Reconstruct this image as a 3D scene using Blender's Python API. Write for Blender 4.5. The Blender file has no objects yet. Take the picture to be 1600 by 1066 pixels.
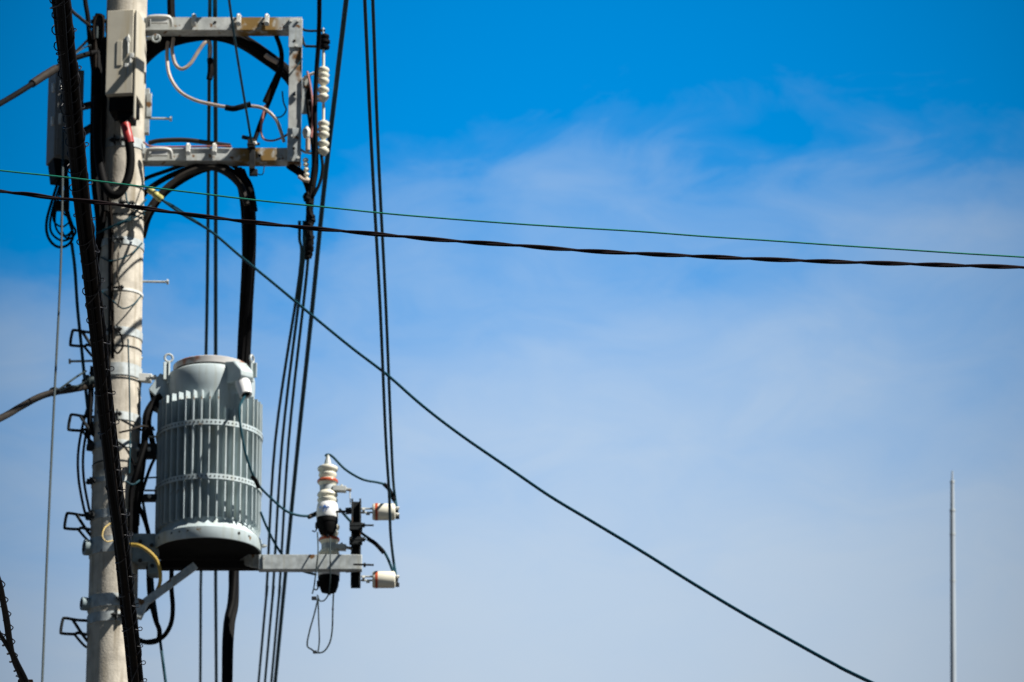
import bpy, math, random
from mathutils import Vector, Matrix
random.seed(7)
R = math.radians
C = bpy.context.scene.collection
sc = bpy.context.scene

# ------------------------------------------------------------------ camera
FPX = 200.0 / 36.0 * 1600.0
PITCH = R(19.1)
CAM = Vector((0, 0, 1.6))
cd = bpy.data.cameras.new('camera'); cam = bpy.data.objects.new('camera', cd); C.objects.link(cam)
cd.lens = 200.0; cd.sensor_width = 36.0; cd.clip_start = 0.5; cd.clip_end = 5000
cam.location = CAM; cam.rotation_euler = (R(90) + PITCH, 0, 0)
cd.dof.use_dof = True; cd.dof.focus_distance = 16.0; cd.dof.aperture_fstop = 20.0
sc.camera = cam

# ------------------------------------------------------------------ light
SUN_EL, SUN_AZ = 48.0, 65.0           # azimuth measured from behind the camera towards the right
sd = Vector((math.sin(R(SUN_AZ)) * math.cos(R(SUN_EL)), -math.cos(R(SUN_AZ)) * math.cos(R(SUN_EL)), math.sin(R(SUN_EL))))
sl = bpy.data.lights.new('sun', 'SUN'); so = bpy.data.objects.new('sun', sl); C.objects.link(so)
sl.energy = 5.0; sl.angle = R(0.5); sl.color = (1.0, 0.95, 0.87)
so.rotation_euler = sd.to_track_quat('Z', 'Y').to_euler(); so.location = (0, 0, 40)

w = bpy.data.worlds.new('World'); sc.world = w; w.use_nodes = True
nt = w.node_tree; nt.nodes.clear(); L = nt.links.new
def nn(t, **k):
    n = nt.nodes.new(t)
    for a, b in k.items(): setattr(n, a, b)
    return n
def mth(op, a, b=None, c=None, clamp=False):
    n = nn('ShaderNodeMath', operation=op); n.use_clamp = clamp
    for i, v in enumerate((a, b, c)):
        if v is None: continue
        if isinstance(v, (int, float)): n.inputs[i].default_value = v
        else: L(v, n.inputs[i])
    return n.outputs[0]
sky = nn('ShaderNodeTexSky', sky_type='NISHITA'); sky.sun_disc = False
sky.sun_elevation = R(SUN_EL); sky.sun_rotation = math.atan2(sd.x, sd.y)
sky.air_density = 1.0; sky.dust_density = 0.3; sky.ozone_density = 3.0
hs = nn('ShaderNodeHueSaturation'); hs.inputs['Saturation'].default_value = 1.55; hs.inputs['Hue'].default_value = 0.497
hs.inputs['Value'].default_value = 2.3
L(sky.outputs[0], hs.inputs['Color'])
tcn = nn('ShaderNodeTexCoord'); sep = nn('ShaderNodeSeparateXYZ'); L(tcn.outputs['Generated'], sep.inputs[0])
mp = nn('ShaderNodeMapping'); mp.inputs['Scale'].default_value = (20, 20, 42); mp.inputs['Rotation'].default_value = (0, R(-18), 0)
L(tcn.outputs['Generated'], mp.inputs[0])
n1 = nn('ShaderNodeTexNoise'); n1.inputs['Scale'].default_value = 1.0; n1.inputs['Detail'].default_value = 5; n1.inputs['Roughness'].default_value = 0.42
n1.inputs['Distortion'].default_value = 0.5
L(mp.outputs[0], n1.inputs['Vector'])
mp2 = nn('ShaderNodeMapping'); mp2.inputs['Scale'].default_value = (7, 7, 9); mp2.inputs['Location'].default_value = (1.7, 0.2, 3.1)
L(tcn.outputs['Generated'], mp2.inputs[0])
n2 = nn('ShaderNodeTexNoise'); n2.inputs['Scale'].default_value = 1.0; n2.inputs['Detail'].default_value = 3; L(mp2.outputs[0], n2.inputs['Vector'])
n3 = nn('ShaderNodeTexNoise'); n3.inputs['Scale'].default_value = 1.0; n3.inputs['Detail'].default_value = 7; n3.inputs['Roughness'].default_value = 0.6; n3.inputs['Distortion'].default_value = 0.8
mp3 = nn('ShaderNodeMapping'); mp3.inputs['Scale'].default_value = (40, 40, 90); mp3.inputs['Rotation'].default_value = (0, R(14), 0)
L(tcn.outputs['Generated'], mp3.inputs[0]); L(mp3.outputs[0], n3.inputs['Vector'])
# a thin cirrus bank to the north: azimuth t, depth below the bank's ragged top h
t_ = mth('ADD', mth('MULTIPLY', sep.outputs['X'], 5.565), 0.5, clamp=True)
ed = nn('ShaderNodeValToRGB'); ed.color_ramp.interpolation = 'B_SPLINE'; ee = ed.color_ramp.elements
ee[0].position = 0.0; ee[1].position = 1.0
for k, (p, v) in enumerate(((0.0, 0.43), (0.1, 0.36), (0.2, 0.33), (0.3, 0.27), (0.4, 0.20), (0.55, 0.165), (0.75, 0.16), (0.88, 0.18), (1.0, 0.22))):
    q = ee[0] if k == 0 else ee[len(ee) - 1] if k == 8 else ee.new(p)
    q.color = (v, v, v, 1)
L(t_, ed.inputs[0])
yy = mth('MULTIPLY', mth('SUBTRACT', 0.3833, sep.outputs['Z']), 8.8)
h1 = mth('SUBTRACT', yy, ed.outputs[0])
def blob(tx, ty, sx, sy, amp):
    a = mth('DIVIDE', mth('SUBTRACT', t_, tx), sx); b = mth('DIVIDE', mth('SUBTRACT', yy, ty), sy)
    return mth('MULTIPLY', mth('EXPONENT', mth('MULTIPLY', mth('ADD', mth('MULTIPLY', a, a), mth('MULTIPLY', b, b)), -1.0)), amp)
for bl in ((0.68, 0.41, 0.12, 0.06, -0.17), (0.96, 0.35, 0.10, 0.07, 0.20), (0.76, 0.20, 0.10, 0.03, -0.05), (0.42, 0.30, 0.08, 0.05, 0.05), (0.02, 0.53, 0.06, 0.07, 0.2)):
    h1 = mth('ADD', h1, blob(*bl))
h1 = mth('ADD', h1, mth('MULTIPLY', mth('SUBTRACT', n1.outputs[0], 0.5), 0.34))
h1 = mth('ADD', h1, mth('MULTIPLY', mth('SUBTRACT', n2.outputs[0], 0.5), 0.10))
h1 = mth('ADD', h1, mth('MULTIPLY', mth('SUBTRACT', n3.outputs[0], 0.5), 0.27))
rp = nn('ShaderNodeValToRGB'); e = rp.color_ramp.elements
e[0].position = 0.0; e[0].color = (0, 0, 0, 1); e[1].position = 0.88; e[1].color = (1, 1, 1, 1)
for p, v in ((0.06, 0.06), (0.13, 0.24), (0.24, 0.42), (0.38, 0.62), (0.55, 0.82), (0.7, 0.94)):
    q = e.new(p); q.color = (v, v, v, 1)
# the veil stands only on the north side of the sky; high up and to the south the blue is deep and dark
mr = nn('ShaderNodeMapRange', interpolation_type='SMOOTHSTEP'); L(sep.outputs['Y'], mr.inputs[0]); mr.inputs[1].default_value = 0.2; mr.inputs[2].default_value = 0.75
L(mth('MULTIPLY', mth('ADD', h1, 0.03, clamp=True), mr.outputs[0]), rp.inputs[0])
mz = nn('ShaderNodeMapRange', interpolation_type='SMOOTHSTEP'); L(sep.outputs['Z'], mz.inputs[0])
for i, v in ((1, 0.41), (2, 0.75), (3, 1.0), (4, 0.22)): mz.inputs[i].default_value = v
ms_ = nn('ShaderNodeMapRange', interpolation_type='SMOOTHSTEP'); L(sep.outputs['Y'], ms_.inputs[0])
for i, v in ((1, -0.2), (2, 0.75), (3, 0.3), (4, 1.0)): ms_.inputs[i].default_value = v
deep = nn('ShaderNodeMix', data_type='RGBA', blend_type='MULTIPLY'); deep.inputs[0].default_value = 1.0
L(hs.outputs[0], deep.inputs[6]); L(mth('MULTIPLY', mz.outputs[0], ms_.outputs[0]), deep.inputs[7])
mix = nn('ShaderNodeMix', data_type='RGBA')
L(rp.outputs[0], mix.inputs[0]); L(deep.outputs[2], mix.inputs[6])
mix.inputs[7].default_value = (6.0, 7.35, 9.0, 1)
bg = nn('ShaderNodeBackground'); bg.inputs['Strength'].default_value = 0.05
# lens vignetting put into the sky colour: brightest mid-bank, dimming to both sides
xc = mth('SUBTRACT', sep.outputs['X'], 0.005); zc_ = mth('SUBTRACT', sep.outputs['Z'], 0.318)
fall = mth('MAXIMUM', mth('SUBTRACT', mth('SUBTRACT', 1.03, mth('MULTIPLY', mth('MULTIPLY', xc, xc), 40)), mth('MULTIPLY', mth('MULTIPLY', zc_, zc_), 28)), 0.5)
dim = nn('ShaderNodeMix', data_type='RGBA', blend_type='MULTIPLY'); dim.inputs[0].default_value = 1.0
L(mix.outputs[2], dim.inputs[6]); L(fall, dim.inputs[7]); L(dim.outputs[2], bg.inputs['Color'])
wo = nn('ShaderNodeOutputWorld'); L(bg.outputs[0], wo.inputs[0])

sc.view_settings.view_transform = 'Standard'; sc.view_settings.look = 'None'
sc.view_settings.exposure = 0.8; sc.view_settings.gamma = 1.0

# ------------------------------------------------------------------ coordinates
def P(px, py, Y):
    u = (px - 800.0) / FPX; v = (533.0 - py) / FPX
    d = Vector((u, math.cos(PITCH) - v * math.sin(PITCH), math.sin(PITCH) + v * math.cos(PITCH)))
    return CAM + d * (Y / d.y)
def level(px, py, yref, Yref):          # the point at the height that (.., yref) has at distance Yref
    z = P(0, yref, Yref).z - CAM.z
    d = P(px, py, 1.0) - CAM
    return CAM + d * (z / d.z)
def mpp(py, Y):                          # metres per photo pixel
    v = (533.0 - py) / FPX
    return Y / (math.cos(PITCH) - v * math.sin(PITCH)) / FPX
U = mpp(533, 31)                         # ~3.7 mm
PY = 31.0

# ------------------------------------------------------------------ materials
def mat(name, col, rough=0.6, metal=0.0, var=0.12, scale=12.0, bump=0.15, rust=None, streak=0.0, dirt=None, spec=0.5, stain=None):
    m = bpy.data.materials.new(name); m.use_nodes = True
    t = m.node_tree; b = t.nodes['Principled BSDF']; l = t.links.new
    b.inputs['Roughness'].default_value = rough; b.inputs['Metallic'].default_value = metal
    b.inputs['Specular IOR Level'].default_value = spec
    tc = t.nodes.new('ShaderNodeTexCoord')
    def noise(s, det=4, stretch=None, loc=(0, 0, 0)):
        mpn = t.nodes.new('ShaderNodeMapping'); l(tc.outputs['Object'], mpn.inputs[0])
        mpn.inputs['Scale'].default_value = stretch or (1, 1, 1); mpn.inputs['Location'].default_value = loc
        n = t.nodes.new('ShaderNodeTexNoise'); n.inputs['Scale'].default_value = s; n.inputs['Detail'].default_value = det
        l(mpn.outputs[0], n.inputs['Vector']); return n.outputs[0]
    def mixc(fac, a, bcol):
        x = t.nodes.new('ShaderNodeMix'); x.data_type = 'RGBA'
        l(fac, x.inputs[0])
        if isinstance(a, tuple): x.inputs[6].default_value = a
        else: l(a, x.inputs[6])
        if isinstance(bcol, tuple): x.inputs[7].default_value = bcol
        else: l(bcol, x.inputs[7])
        return x.outputs[2]
    def ramp(src, p0, p1):
        r = t.nodes.new('ShaderNodeMapRange'); r.interpolation_type = 'SMOOTHSTEP'; l(src, r.inputs[0])
        r.inputs[1].default_value = p0; r.inputs[2].default_value = p1; return r.outputs[0]
    c0 = tuple(c * (1 - var) for c in col) + (1,); c1 = tuple(min(1, c * (1 + var)) for c in col) + (1,)
    out = mixc(ramp(noise(scale), 0.3, 0.7), c0, c1)
    if streak:
        s = ramp(noise(9, 5, (3.5, 3.5, 0.22)), 0.48, 0.75)
        out = mixc(s, out, tuple(c * (1 - streak) * k for c, k in zip(col, (1.0, 0.93, 0.8))) + (1,))
    if dirt:
        out = mixc(ramp(noise(dirt[1], 6), dirt[2], dirt[2] + 0.12), out, dirt[0] + (1,))
    if rust:
        out = mixc(ramp(noise(rust[1], 6, None, (3, 1, 2)), rust[2], rust[2] + 0.08), out, rust[0] + (1,))
    if stain:
        sx = t.nodes.new('ShaderNodeSeparateXYZ'); l(tc.outputs['Object'], sx.inputs[0])
        m1 = t.nodes.new('ShaderNodeMath'); m1.operation = 'MULTIPLY'; l(ramp(sx.outputs[0], stain[0], stain[0] + .08), m1.inputs[0])
        r2 = ramp(sx.outputs[0], stain[1] + .05, stain[1]); l(r2, m1.inputs[1])
        m2 = t.nodes.new('ShaderNodeMath'); m2.operation = 'MULTIPLY'; l(m1.outputs[0], m2.inputs[0]); l(ramp(noise(16, 6), 0.36, 0.5), m2.inputs[1])
        out = mixc(m2.outputs[0], out, stain[2] + (1,))
    l(out, b.inputs['Base Color'])
    if bump:
        bp = t.nodes.new('ShaderNodeBump'); bp.inputs['Strength'].default_value = bump; bp.inputs['Distance'].default_value = 0.004
        l(noise(scale * 6, 5), bp.inputs['Height']); l(bp.outputs[0], b.inputs['Normal'])
    return m
RUST = (0.16, 0.075, 0.02)
M = dict(
    concrete=mat('concrete', (0.47, 0.435, 0.37), 0.9, 0, 0.18, 13, 0.5, streak=0.42, dirt=((0.2, 0.16, 0.11), 5, 0.66)),
    galv=mat('galvanised_steel', (0.40, 0.44, 0.45), 0.55, 0.15, 0.24, 22, 0.1, streak=0.15, rust=(RUST, 14, 0.64)),
    galv_rusty=mat('rusting_galvanised_steel', (0.46, 0.48, 0.46), 0.6, 0.1, 0.16, 14, 0.12, rust=(RUST, 5, 0.56)),
    galv_beam=mat('stained_galvanised_beam', (0.46, 0.485, 0.475), 0.6, 0.1, 0.24, 14, 0.12, rust=(RUST, 22, 0.59), streak=0.15, stain=(0.04, 0.30, (0.22, 0.13, 0.03))),
    socket_steel=mat('weathered_socket_steel', (0.20, 0.26, 0.28), 0.6, 0.1, 0.2, 16, 0.1),
    clamp=mat('bright_zinc', (0.62, 0.63, 0.60), 0.45, 0.1, 0.1, 20, 0.05),
    iron=mat('dark_iron', (0.016, 0.019, 0.021), 0.65, 0, 0.3, 20, 0.1, rust=((0.06, 0.03, 0.015), 16, 0.62), spec=0.2),
    paint=mat('transformer_paint', (0.43, 0.51, 0.535), 0.5, 0, 0.12, 7, 0.05, streak=0.22, rust=((0.2, 0.13, 0.06), 13, 0.67)),
    lidpaint=mat('weathered_lid_paint', (0.44, 0.43, 0.42), 0.6, 0, 0.08, 9, 0.05, rust=((0.34, 0.17, 0.12), 8, 0.52)),
    paint_in_shade=mat('underside_shade_colour', (0.012, 0.012, 0.012), 0.9, 0, 0.2, 8, 0.0, spec=0.1),  # near-black colour stands in for the shade beneath the transformer
    rubber=mat('black_cable_sheath', (0.004, 0.004, 0.0045), 0.65, 0, 0.3, 25, 0.0, spec=0.07),
    rubber_brown=mat('weathered_cable_sheath', (0.008, 0.005, 0.003), 0.65, 0, 0.35, 25, 0.0, spec=0.08),
    rubber_grey=mat('grey_cable_sheath', (0.02, 0.0165, 0.0135), 0.65, 0, 0.2, 20, 0.0, spec=0.2),
    wire=mat('teal_fringe_conductor', (0.005, 0.045, 0.065), 0.6, 0, 0.0, 25, 0.0, spec=0.15),  # teal of the lens colour fringing is put into the base colour
    guy=mat('galvanised_strand', (0.028, 0.042, 0.046), 0.6, 0.0, 0.1, 30, 0.0, spec=0.2),
    green=mat('green_wire_sheath', (0.006, 0.19, 0.125), 0.4, 0, 0.15, 25, 0.0),
    plum=mat('plum_black_sheath', (0.008, 0.003, 0.0045), 0.55, 0, 0.3, 25, 0.0, spec=0.15),
    lash=mat('lashing_wire', (0.005, 0.006, 0.012), 0.5, 0, 0.2, 25, 0.0),
    cream=mat('cream_cable_sheath', (0.42, 0.34, 0.28), 0.5, 0, 0.1, 20, 0.0),
    pink=mat('faded_red_sheath', (0.34, 0.12, 0.11), 0.5, 0, 0.12, 20, 0.0),
    red=mat('red_marker_tape', (0.36, 0.025, 0.02), 0.45, 0, 0.12, 20, 0.0),
    redband=mat('red_glaze', (0.44, 0.085, 0.035), 0.3, 0, 0.1, 20, 0.0),
    porcelain=mat('cream_porcelain', (0.72, 0.70, 0.585), 0.25, 0, 0.05, 10, 0.0, dirt=((0.5, 0.45, 0.33), 18, 0.66)),
    cutbody=mat('white_moulding', (0.78, 0.79, 0.79), 0.4, 0, 0.05, 10, 0.0),
    yellow=mat('yellow_ground_lead', (0.42, 0.29, 0.055), 0.5, 0, 0.12, 20, 0.0),
    ylink=mat('yellow_insulator', (0.50, 0.47, 0.16), 0.35, 0, 0.12, 20, 0.0),
    box=mat('box_paint', (0.50, 0.47, 0.385), 0.6, 0, 0.06, 8, 0.06, streak=0.12, dirt=((0.25, 0.22, 0.16), 9, 0.70)),
    boxdark=mat('grey_box_paint', (0.16, 0.165, 0.16), 0.6, 0, 0.1, 8, 0.06, dirt=((0.08, 0.07, 0.06), 9, 0.6)),
    blueprint=mat('blue_print', (0.02, 0.12, 0.42), 0.5, 0, 0.05, 10, 0.0),
    mast=mat('mast_paint_with_haze', (0.32, 0.37, 0.42), 0.5, 0, 0.06, 2, 0.0),  # bluish grey puts the distance haze into the mast's colour
    hole=mat('dark_recess', (0.01, 0.01, 0.01), 0.9, 0, 0.1, 10, 0.0),
    ground=mat('asphalt', (0.035, 0.035, 0.037), 0.95, 0, 0.25, 3, 0.4, dirt=((0.03, 0.03, 0.03), 0.4, 0.55)),
)

# ------------------------------------------------------------------ mesh building
def frame_of(d):
    d = d.normalized(); a = Vector((0, 0, 1)) if abs(d.z) < 0.9 else Vector((0, 1, 0))
    x = a.cross(d).normalized(); return x, d.cross(x).normalized()
def spline(pts, step=None, n=8):
    pts = [Vector(p) for p in pts]
    if len(pts) < 3: return pts
    q = [2 * pts[0] - pts[1]] + pts + [2 * pts[-1] - pts[-2]]; out = []
    for i in range(1, len(q) - 2):
        a, b, c, d = q[i - 1:i + 3]
        k = n if step is None else max(2, int((c - b).length / step))
        for j in range(k):
            t = j / k
            out.append(0.5 * ((2 * b) + (c - a) * t + (2 * a - 5 * b + 4 * c - d) * t * t + (3 * b - a - 3 * c + d) * t ** 3))
    out.append(pts[-1]); return out
class MB:
    def __init__(s): s.v = []; s.f = []; s.sm = []
    def face(s, idx, smooth=False): s.f.append(tuple(idx)); s.sm.append(smooth)
    def grid(s, rings, closed=True, smooth=True, cap=True):
        base = len(s.v); n = len(rings[0])
        for r in rings: s.v += [Vector(p) for p in r]
        for i in range(len(rings) - 1):
            for j in range(n if closed else n - 1):
                a = base + i * n + j; b = base + i * n + (j + 1) % n
                s.face((a, b, b + n, a + n), smooth)
        if cap:
            s.face([base + j for j in range(n)][::-1]); s.face([base + (len(rings) - 1) * n + j for j in range(n)])
        return s
    def tube(s, pts, r, sides=8, smooth=True):
        pts = [Vector(p) for p in pts]; n = len(pts)
        t = [(pts[min(i + 1, n - 1)] - pts[max(i - 1, 0)]).normalized() for i in range(n)]
        x, y = frame_of(t[0]); rings = []
        for i in range(n):
            x = (x - t[i] * x.dot(t[i])).normalized(); y = t[i].cross(x)
            rr = r[i] if isinstance(r, (list, tuple)) else r
            rings.append([pts[i] + (x * math.cos(2 * math.pi * k / sides) + y * math.sin(2 * math.pi * k / sides)) * rr for k in range(sides)])
        return s.grid(rings, True, smooth)
    def rod(s, a, b, r, sides=12, r2=None): return s.tube([a, b], [r, r if r2 is None else r2], sides)
    def lathe(s, prof, o, axis=Vector((0, 0, 1)), sides=32, smooth=True, cap=True):
        x, y = frame_of(axis); a = axis.normalized()
        rings = [[o + a * h + (x * math.cos(2 * math.pi * k / sides) + y * math.sin(2 * math.pi * k / sides)) * max(r, 1e-4) for k in range(sides)] for h, r in prof]
        return s.grid(rings, True, smooth, cap)
    def box(s, c, size, rot=None, axes=None):
        if axes is None:
            m = Matrix.Rotation(rot or 0, 3, 'Z'); axes = [m @ Vector(a) for a in ((1, 0, 0), (0, 1, 0), (0, 0, 1))]
        b = len(s.v); c = Vector(c)
        for sx in (-1, 1):
            for sy in (-1, 1):
                for sz in (-1, 1):
                    s.v.append(c + axes[0] * (sx * size[0] / 2) + axes[1] * (sy * size[1] / 2) + axes[2] * (sz * size[2] / 2))
        for f in ((0, 1, 3, 2), (4, 6, 7, 5), (0, 4, 5, 1), (2, 3, 7, 6), (0, 2, 6, 4), (1, 5, 7, 3)): s.face([b + i for i in f])
        return s
    def beam(s, a, b, w, h, up=Vector((0, 0, 1))):
        a = Vector(a); b = Vector(b); d = (b - a); x = d.normalized(); y = up.cross(x).normalized(); z = x.cross(y)
        return s.box((a + b) / 2, (d.length, w, h), axes=[x, y, z])
    def prism(s, poly, off):                # poly: world points, off: extrusion vector
        n = len(poly); b = len(s.v); off = Vector(off)
        s.v += [Vector(p) for p in poly] + [Vector(p) + off for p in poly]
        s.face([b + i for i in range(n)]); s.face([b + n + i for i in range(n)][::-1])
        for i in range(n): s.face((b + i, b + n + i, b + n + (i + 1) % n, b + (i + 1) % n))
        return s
WO = {}
def tag(o, label=None, cat=None, group=None, kind=None):
    if label: o['label'] = label
    if cat: o['category'] = cat
    if group: o['group'] = group
    if kind: o['kind'] = kind
    return o
def build(name, mb, m, parent=None, bevel=0.0, label=None, cat=None, group=None, kind=None):
    me = bpy.data.meshes.new(name); n = len(mb.v)
    lo = Vector([min(v[i] for v in mb.v) for i in range(3)]); hi = Vector([max(v[i] for v in mb.v) for i in range(3)])
    o3 = (lo + hi) / 2
    if parent is None: o3.z = lo.z
    me.from_pydata([tuple(v - o3) for v in mb.v], [], mb.f); me.polygons.foreach_set('use_smooth', mb.sm)
    me.update(); me.set_sharp_from_angle(angle=R(38)); me.materials.append(M[m])
    import bmesh
    bm = bmesh.new(); bm.from_mesh(me); bmesh.ops.recalc_face_normals(bm, faces=bm.faces); bm.to_mesh(me); bm.free()
    ob = bpy.data.objects.new(name, me); C.objects.link(ob)
    ob.location = o3 - (WO[parent.name] if parent else Vector((0, 0, 0)))
    if parent: ob.parent = parent
    WO[ob.name] = o3
    if bevel:
        bv = ob.modifiers.new('bevel', 'BEVEL'); bv.width = bevel; bv.segments = 2; bv.limit_method = 'ANGLE'; bv.angle_limit = R(40)
    tag(ob, label, cat, group, kind); return ob
def thing(name, loc, label, cat, group=None):
    o = bpy.data.objects.new(name, None); C.objects.link(o); o.location = loc; o.empty_display_size = 0.1
    WO[o.name] = Vector(loc); return tag(o, label, cat, group)
def cable(name, pts, rpx, m, label, cat='cable', group=None, parent=None, sides=8, Y=None, n=8, wob=0.0):
    """pts: (px, py[, Y]) tuples; rpx is the half width in photo pixels at the pole's distance"""
    q = [P(p[0], p[1], p[2] if len(p) > 2 else (Y or PY)) if isinstance(p, tuple) else p for p in pts]
    q = spline(q, n=n)
    if wob:
        q = [p + Vector((random.uniform(-1, 1), random.uniform(-1, 1), random.uniform(-1, 1))) * wob for p in q]
    return build(name, MB().tube(q, rpx * U, sides), m, parent, label=label, cat=cat, group=group)

# ------------------------------------------------------------------ ground
g = MB(); g.v = [Vector(p) for p in ((-2500, -2500, 0), (2500, -2500, 0), (2500, 2500, 0), (-2500, 2500, 0))]; g.face((0, 1, 2, 3))
build('ground', g, 'ground', kind='structure')

# ------------------------------------------------------------------ concrete pole
a0 = P(173.5, 1066, PY); a1 = P(198.5, 0, PY)
axd = (a1 - a0) / (a1.z - a0.z)
def axis(z): return a0 + axd * (z - a0.z)
r0 = 39.5 * mpp(1066, PY); r1 = 31.5 * mpp(0, PY)
def prad(z): return r0 + (r1 - r0) * (z - a0.z) / (a1.z - a0.z)
def pz(py): return P(180, py, PY).z
ztop = a1.z + 2.6
pole = thing('utility_pole', axis(0), 'tall pale concrete utility pole carrying the transformer, weathered and streaked', 'utility pole')
zs = [-0.3 + (ztop + 0.3) * i / 60 for i in range(61)]
mb = MB(); mb.grid([[axis(z) + Vector((math.cos(t * math.pi / 24), math.sin(t * math.pi / 24), 0)) * prad(z) for t in range(48)] for z in zs])
shaft = build('shaft', mb, 'concrete', pole)
def step_bolt(py, side, x_end):
    z = pz(py); a = axis(z) + Vector((side * prad(z) * 0.9, 0, 0)); e_ = P(x_end, py, PY); e_.z = z - 0.003
    mb = MB(); mb.rod(a, e_, 1.9 * U, 10); d = (e_ - a).normalized(); mb.rod(e_ - d * 0.002, e_ + d * 2.6 * U, 4.2 * U, 12)
    build('step_bolt', mb, 'galv', pole)
step_bolt(185, 1, 266); step_bolt(440, 1, 261); step_bolt(564, -1, 110); step_bolt(560, 1, 219)
def ring(mb, z, h, t=0.004, ax=None, rr=None, sides=48, y0=0):
    c = ax or axis(z); r_ = rr or prad(z)
    prof = [(-h / 2, r_ - 0.002), (-h / 2, r_ + t), (h / 2, r_ + t), (h / 2, r_ - 0.002)]
    return mb.lathe(prof, c, sides=sides, smooth=False, cap=False)
def band(py, hpx, m='galv', bolt_ang=-100, bolts=True, t=0.005, parent=pole, name='pole_band'):
    z = pz(py); mb = MB(); ring(mb, z, hpx * U, t); b_ = build(name, mb, m, parent)
    if bolts:
        a = R(bolt_ang); c = axis(z); rr = prad(z); d = Vector((math.cos(a), math.sin(a), 0)); s = Vector((-d.y, d.x, 0))
        mb = MB()
        for k in (-1, 1):
            mb.box(c + d * (rr + 0.018) + s * 0.018 * k, (0.006, 0.04, hpx * U * 0.95), axes=[s, d, Vector((0, 0, 1))])
        mb.rod(c + d * (rr + 0.022) - s * 0.05, c + d * (rr + 0.022) + s * 0.045, 0.007, 8)
        for k in (-1, 1): mb.rod(c + d * (rr + 0.022) + s * 0.026 * k, c + d * (rr + 0.022) + s * 0.038 * k, 0.014, 6)
        build('band_bolt', mb, 'iron', b_)
for args in ((387, 12, 'galv', -97), (528, 13, 'galv', -97), (587, 20, 'galv', -150), (660, 13, 'galv', -93), (703, 11, 'galv', -160),
             (232, 16, 'galv', -100), (330, 5, 'clamp', -75), (463, 4, 'clamp', -95), (758, 9, 'galv', -150), (812, 14, 'galv', -150), (42, 16, 'galv', -20)):
    band(*args)
for py in (300, 346, 551, 601, 730):
    band(py, 2.2, 'iron', bolts=False, t=0.003, name='thin_strap')
band(860, 26, 'galv', -70); band(947, 20, 'galv', -62); band(973, 15, 'galv', -72)
# heavy arm bands end in round sockets on the left
for py, x0, x1, rp_ in ((860, 131, 152, 12), (948, 127, 150, 10)):
    z = pz(py); mb = MB(); a = P(x0, py, PY - 0.06); b = P(x1 + 8, py, PY - 0.06); a.z = b.z = z
    d = (b - a).normalized()
    mb.lathe([(0, rp_ * 0.55 * U), (0, rp_ * U), (0.006, rp_ * 1.04 * U), ((b - a).length, rp_ * 0.95 * U)], a + d * 0.0, Vector((d.x, 0.35, 0)).normalized(), 20, cap=True)
    sk = build('band_socket', mb, 'socket_steel', pole)
    build('socket_bore', MB().lathe([(0, rp_ * 0.62 * U), (0.003, rp_ * 0.62 * U)], a - Vector((d.x, .35, 0)).normalized() * .003, Vector((d.x, 0.35, 0)).normalized(), 18), 'hole', sk)
# small cleat plate high on the right side of the shaft
build('cleat_plate', MB().box(P(229, 175, PY), (9 * U, 0.05, 75 * U)).box(P(233, 165, PY - 0.02), (8 * U, 0.02, 40 * U)), 'galv', pole, bevel=0.002)

# ------------------------------------------------------------------ trapezoid cable hooks on the left of the pole
def hook(px, py, where):
    z = pz(py); yy = PY - 0.03
    h = thing('cable_hook', P(px + 35, py + 12, yy), where, 'bracket', 'bent steel cable hooks on the pole')
    A = lambda x, y, dy=0: P(px + x, py + y, yy + dy)
    loop = [A(42, 3, .05), A(24, 2), A(5, -1), A(1, 2), A(-2, 20), A(1, 23), A(20, 24), A(24, 22), A(40, 25, .05)]
    build('hook_loop', MB().tube(spline(loop, n=4), 2.4 * U, 8), 'iron', h)
    build('hook_brace', MB().tube(spline([A(17, 2, -.03), A(30, 22, -.04), A(41, 36, .02), A(44, 36, .06)], n=4), 2.5 * U, 8), 'iron', h)
    build('hook_brace', MB().tube(spline([A(19, 24, .02), A(29, 36, .01), A(36, 43, .04), A(41, 45, .08)], n=4), 2.1 * U, 8), 'iron', h)
    build('hook_base', MB().box(A(43, 14, .03), (8 * U, .05, 26 * U)), 'galv', h, bevel=.002)
hook(112, 517, 'topmost bent steel hook at the left of the pole, above the left step bolt')
hook(109, 649, 'bent steel hook left of the pole, just below the thick dead-ended cable')
hook(103, 803, 'bent steel hook left of the pole, just above the larger round band socket')
hook(97, 967, 'lowest bent steel hook left of the pole, below the smaller band socket')

# ------------------------------------------------------------------ transformer
TX = P(326, 750, PY).x
def tz(py): return P(327, py, PY).z
T0 = Vector((TX, PY, tz(864)))
tr = thing('transformer', T0, 'large pale grey finned cylindrical transformer hung beside the pole', 'transformer')
def tl(prof, sides=64, cap=True, smooth=True):
    return MB().lathe([(tz(y) - T0.z, r * U) for y, r in prof], T0, sides=sides, cap=cap, smooth=smooth)
tank = build('tank', tl([(852, 60), (852, 70), (836, 70), (834, 65), (636, 65), (622, 69), (606, 70), (596, 69.5), (591, 67.5), (587, 60), (587, 30)]), 'paint', tr)
build('lid_shadow_line', tl([(587, 50), (587, 56.5), (583, 56.5), (583, 50)]), 'hole', tr)  # black ring stands in for the shadow line beneath the lid
lid = build('lid', tl([(583.6, 20), (583.6, 58.5), (574.5, 58.5), (573.3, 57), (571.5, 30), (571, 5)]), 'lidpaint', tr)
base = build('base_ring', tl([(864, 70), (864.6, 83.6), (864, 84), (847, 84), (846.2, 83.2), (838, 76.5), (828, 71.5)], cap=False), 'paint', tr)
build('base_plate', tl([(864.6, 2), (864.6, 81.5), (860, 81.5), (860, 2)]), 'paint_in_shade', base)
mb = MB()
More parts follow.
